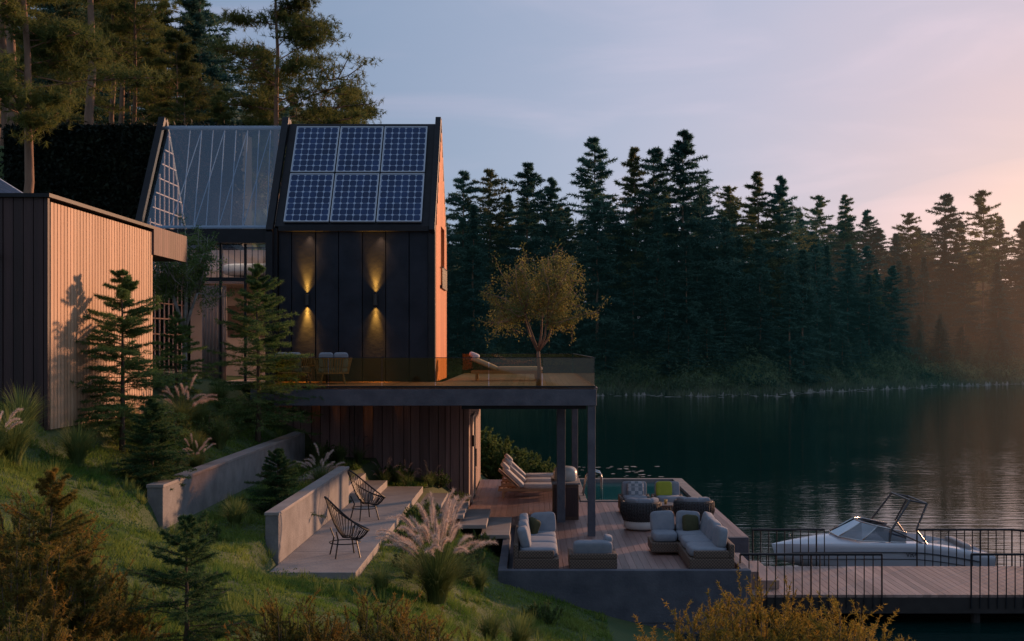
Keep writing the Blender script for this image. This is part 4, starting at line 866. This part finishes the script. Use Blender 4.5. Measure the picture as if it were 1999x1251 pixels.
def blades(rng,n,r0,H,Rr,wd,seg=5):
    az=rng.rand(n)*6.283; o=np.stack([np.cos(az),np.sin(az),0*az],-1); sd=np.stack([-np.sin(az),np.cos(az),0*az],-1)
    ln=.25+.85*rng.rand(n,1); hh=H*(.6+.5*rng.rand(n,1)); b0=o*r0*rng.rand(n,1); rows=[]
    for k in range(seg+1):
        s=k/seg; c=b0+o*Rr*ln*s**1.7; c[:,2:]+=hh*(1.35*s-.55*ln*s*s-.10*s**3); wk=wd*(1-s)**.7+.0006
        rows+= [c-sd*wk,c+sd*wk]
    V=np.stack(rows,1); m=2*(seg+1); base=np.arange(n)[:,None]*m; F=np.concatenate([np.stack([base[:,0]+2*k,base[:,0]+2*k+1,base[:,0]+2*k+3,base[:,0]+2*k+2],-1) for k in range(seg)])
    return V.reshape(-1,3),F
def grass_clump(seed,name,label,x,y,H,Rr,n,npl,leaf='tuft',group=None,z=None,pl=.33,pm='plume',fl=.07,nf=90):
    rng=R_(seed); z=gz(x,y) if z is None else z; r=empty(name,(x,y,z-.02),label,"grass",group)
    V,F=blades(rng,n,.10*Rr+.03,H*.5 if npl else H,Rr*.85,.0045); obj_from("grass_blades",mesh_np("gb",V,F),M[leaf],r)
    if npl:
        b=MB(); A=[];Bq=[]
        for i in range(npl):
            az=rng.rand()*6.28; ln=rng.rand()**.7; o=np.array([math.cos(az),math.sin(az),0]); hh=H*(1-.25*ln*ln)*(.6+.45*rng.rand()); sw=np.array([-o[1],o[0],0])*rng.randn()*.12; pt=lambda s:o*(.05+Rr*.8*ln*s**1.5)+sw*s**3+np.array([0,0,hh*(1.2*s-.2*s*s-.15*(ln+.2)*s**5)])
            b.path([tuple(pt(s)) for s in (0,.3,.6,.8)],.003,4,caps=False)
            ss=np.linspace(1-pl*(.8+.3*rng.rand()),1.08,9)
            for k,(u,v) in enumerate(zip(ss[:-1],ss[1:])):
                for _ in range([1,2,3,3,2,2,1,1][k]): A.append(pt(u));Bq.append(pt(v))
        b.obj("stalks",M['tuft'],r,world=False); A=np.array(A);Bq=np.array(Bq); V,F=needles(rng,A,Bq,nf//2,fl,.0036,.62); obj_from("plumes",mesh_np("pl",V,F),M[pm],r)
    return r
GP="pampas grasses with feathery plumes"
p1=grass_clump(71,"pampas_grass","large pampas grass with many pinkish feathery plumes",-1.4,17.9,1.7,1.05,1000,50,group=GP,fl=.070,nf=80,z=1.58)
p2=grass_clump(72,"pampas_grass","smaller pampas grass with pale plumes on the slope",-4.4,25.6,.9,.65,400,16,group=GP,fl=.045,nf=64)
copy_thing(p2,(-6.0,21.9,gz(-6.0,21.9)),2,.75); copy_thing(p2,(-7.0,24.6,3.7),4,1.15); copy_thing(p2,(-7.3,16.6,gz(-7.3,16.6)),1,.95)
GT="ornamental grass tufts on the slope"
t1=grass_clump(73,"grass_tuft","arching green ornamental grass tuft on the slope",-4.75,19.6,.5,.42,420,0,group=GT)
for x,y,s in [(-7.2,17.0,1.6),(-6.9,18.6,1.3),(-6.3,23.0,1.0),(-6.3,24.8,1.2),(-4.6,22.5,.9),(-7.5,18.0,1.5),(-6.6,26,1.1),(-5.1,29.0,1.2),(-4.7,30,1.0),(-3.3,30.3,.9),(-1.9,18.9,.8),(-1.6,20.8,.8),(-2.2,26.3,.8),(-.9,20.8,.9),(-.6,17.0,1.0),(-7.3,22,1.3),(-7.0,26,1.3),(-7.4,29,1.4),(-2.1,17.0,.9),(-.2,17.6,1.1),(-5.0,24,.9)]: copy_thing(t1,(x,y,gz(x,y)),x*5,s)
s5=grass_clump(74,"feather_grass","fine tall feather grass with mauve seed heads",-3.0,29.6,.75,.4,140,9,group="fine feather grasses",pl=.3,pm='mauve',fl=.035,nf=30)
for x,y,s,z in [(-3.6,29.8,1,None),(-2.5,30,.9,None),(-4.3,30.4,1.1,None),(.75,11,1.25,1.35),(.6,11.6,1.2,1.2)]: copy_thing(s5,(x,y,gz(x,y) if z is None else z),x*3,s)
# lawn
rng=R_(99)
def okmask(x,y,z): return (z>.35)&~((x>-3.9)&(x<-2.55)&(y>17.8)&(y<29))&~((x>-5.9)&(x<-5.55)&(y>18.55))&~((x>-4.1)&(x<-3.8)&(y>18.55))&~((x<-7.45)&(y>18.95))&~((x>-.68)&(y>22.55))&~((x>-2.6)&(y>26.6))&~((x>-5.05)&(x<-3.3)&(y>25.8)&(y<28.8))
n=460000
y=7+24*rng.rand(n)**1.15; x=rng.uniform(-.47,.08,n)*y
z=ground(x,y); ok=okmask(x,y,z)
x,y,z=x[ok],y[ok],z[ok]; n=len(x)
clump=np.clip(.65+.6*wob(x*2.2,y*2.2,1.7)+.35*wob(x*6,y*6,2.1),.3,1.7)
hh=(.05+.06*rng.rand(n))*clump; az=rng.rand(n)*6.283; wd=.0040+.0004*y*.5
bz=np.stack([x,y,z-.01],-1); sd=np.stack([np.cos(az)*wd,np.sin(az)*wd,0*az],-1); d=np.stack([rng.normal(0,.5,n)*hh,rng.normal(0,.5,n)*hh,hh],-1)
V=np.stack([bz-sd,bz+sd,bz+d],1).reshape(-1,3); o=obj_from("lawn_grass",mesh_np("lawn",V,np.arange(3*n).reshape(-1,3)),M['grass']); meta(o,"short tufted lawn grass covering the slope","grass",kind="stuff")
n=1700; y=8+22*rng.rand(n)**1.2; x=rng.uniform(-.46,.06,n)*y; z=ground(x,y); ok=okmask(x,y,z)&(wob(x*1.3,y*1.3,1.1)>-.2); x,y,z=x[ok],y[ok],z[ok]; n=len(x); k=46
s=np.repeat(.08+.20*rng.rand(n)**2,k); cx=np.repeat(x,k); cy=np.repeat(y,k); cz=np.repeat(z,k); az=rng.rand(n*k)*6.283; rr=rng.rand(n*k)
bz=np.stack([cx+np.cos(az)*s*.35*rr,cy+np.sin(az)*s*.35*rr,cz-.01],-1); sd=np.stack([-np.sin(az),np.cos(az),0*az],-1)*(.003+.0002*cy)[:,None]; d=np.stack([np.cos(az)*s*.75*rr,np.sin(az)*s*.75*rr,s*(1.1-.5*rr)*(.7+.5*rng.rand(n*k))],-1)
V=np.stack([bz-sd,bz+sd,bz+d],1).reshape(-1,3); o=obj_from("wild_grass",mesh_np("wild",V,np.arange(3*n*k).reshape(-1,3)),leafmat("wild_blades",(.07,.15,.035),(.23,.27,.07),.6,.4,.4)); meta(o,"taller wild grass tufts scattered over the lawn","grass",kind="stuff")
n=420; y=9+17*rng.rand(n); x=rng.uniform(-.40,.0,n)*y; z=ground(x,y); ok=okmask(x,y,z)&(wob(x,y,.9)>.0); x,y,z=x[ok],y[ok],z[ok]; n=len(x); k=60
c=np.repeat(np.stack([x,y,z+.05],-1),k,0); s=np.repeat(.10+.12*rng.rand(n),k)[:,None]; P=c+nrm(rng.randn(n*k,3))*s*np.array([1.2,1.2,.7])*rng.rand(n*k,1)**.4; V,F=needles(rng,P,P+nrm(rng.randn(n*k,3)+[0,0,.6])*.02,1,.04,.02,.8)
o=obj_from("ground_cover",mesh_np("gc",V,F),leafmat("weed_leaf",(.06,.13,.05),(.16,.22,.08),1.2,.4,.35)); meta(o,"low leafy weeds growing among the grass","ground cover",kind="stuff")
print("done")
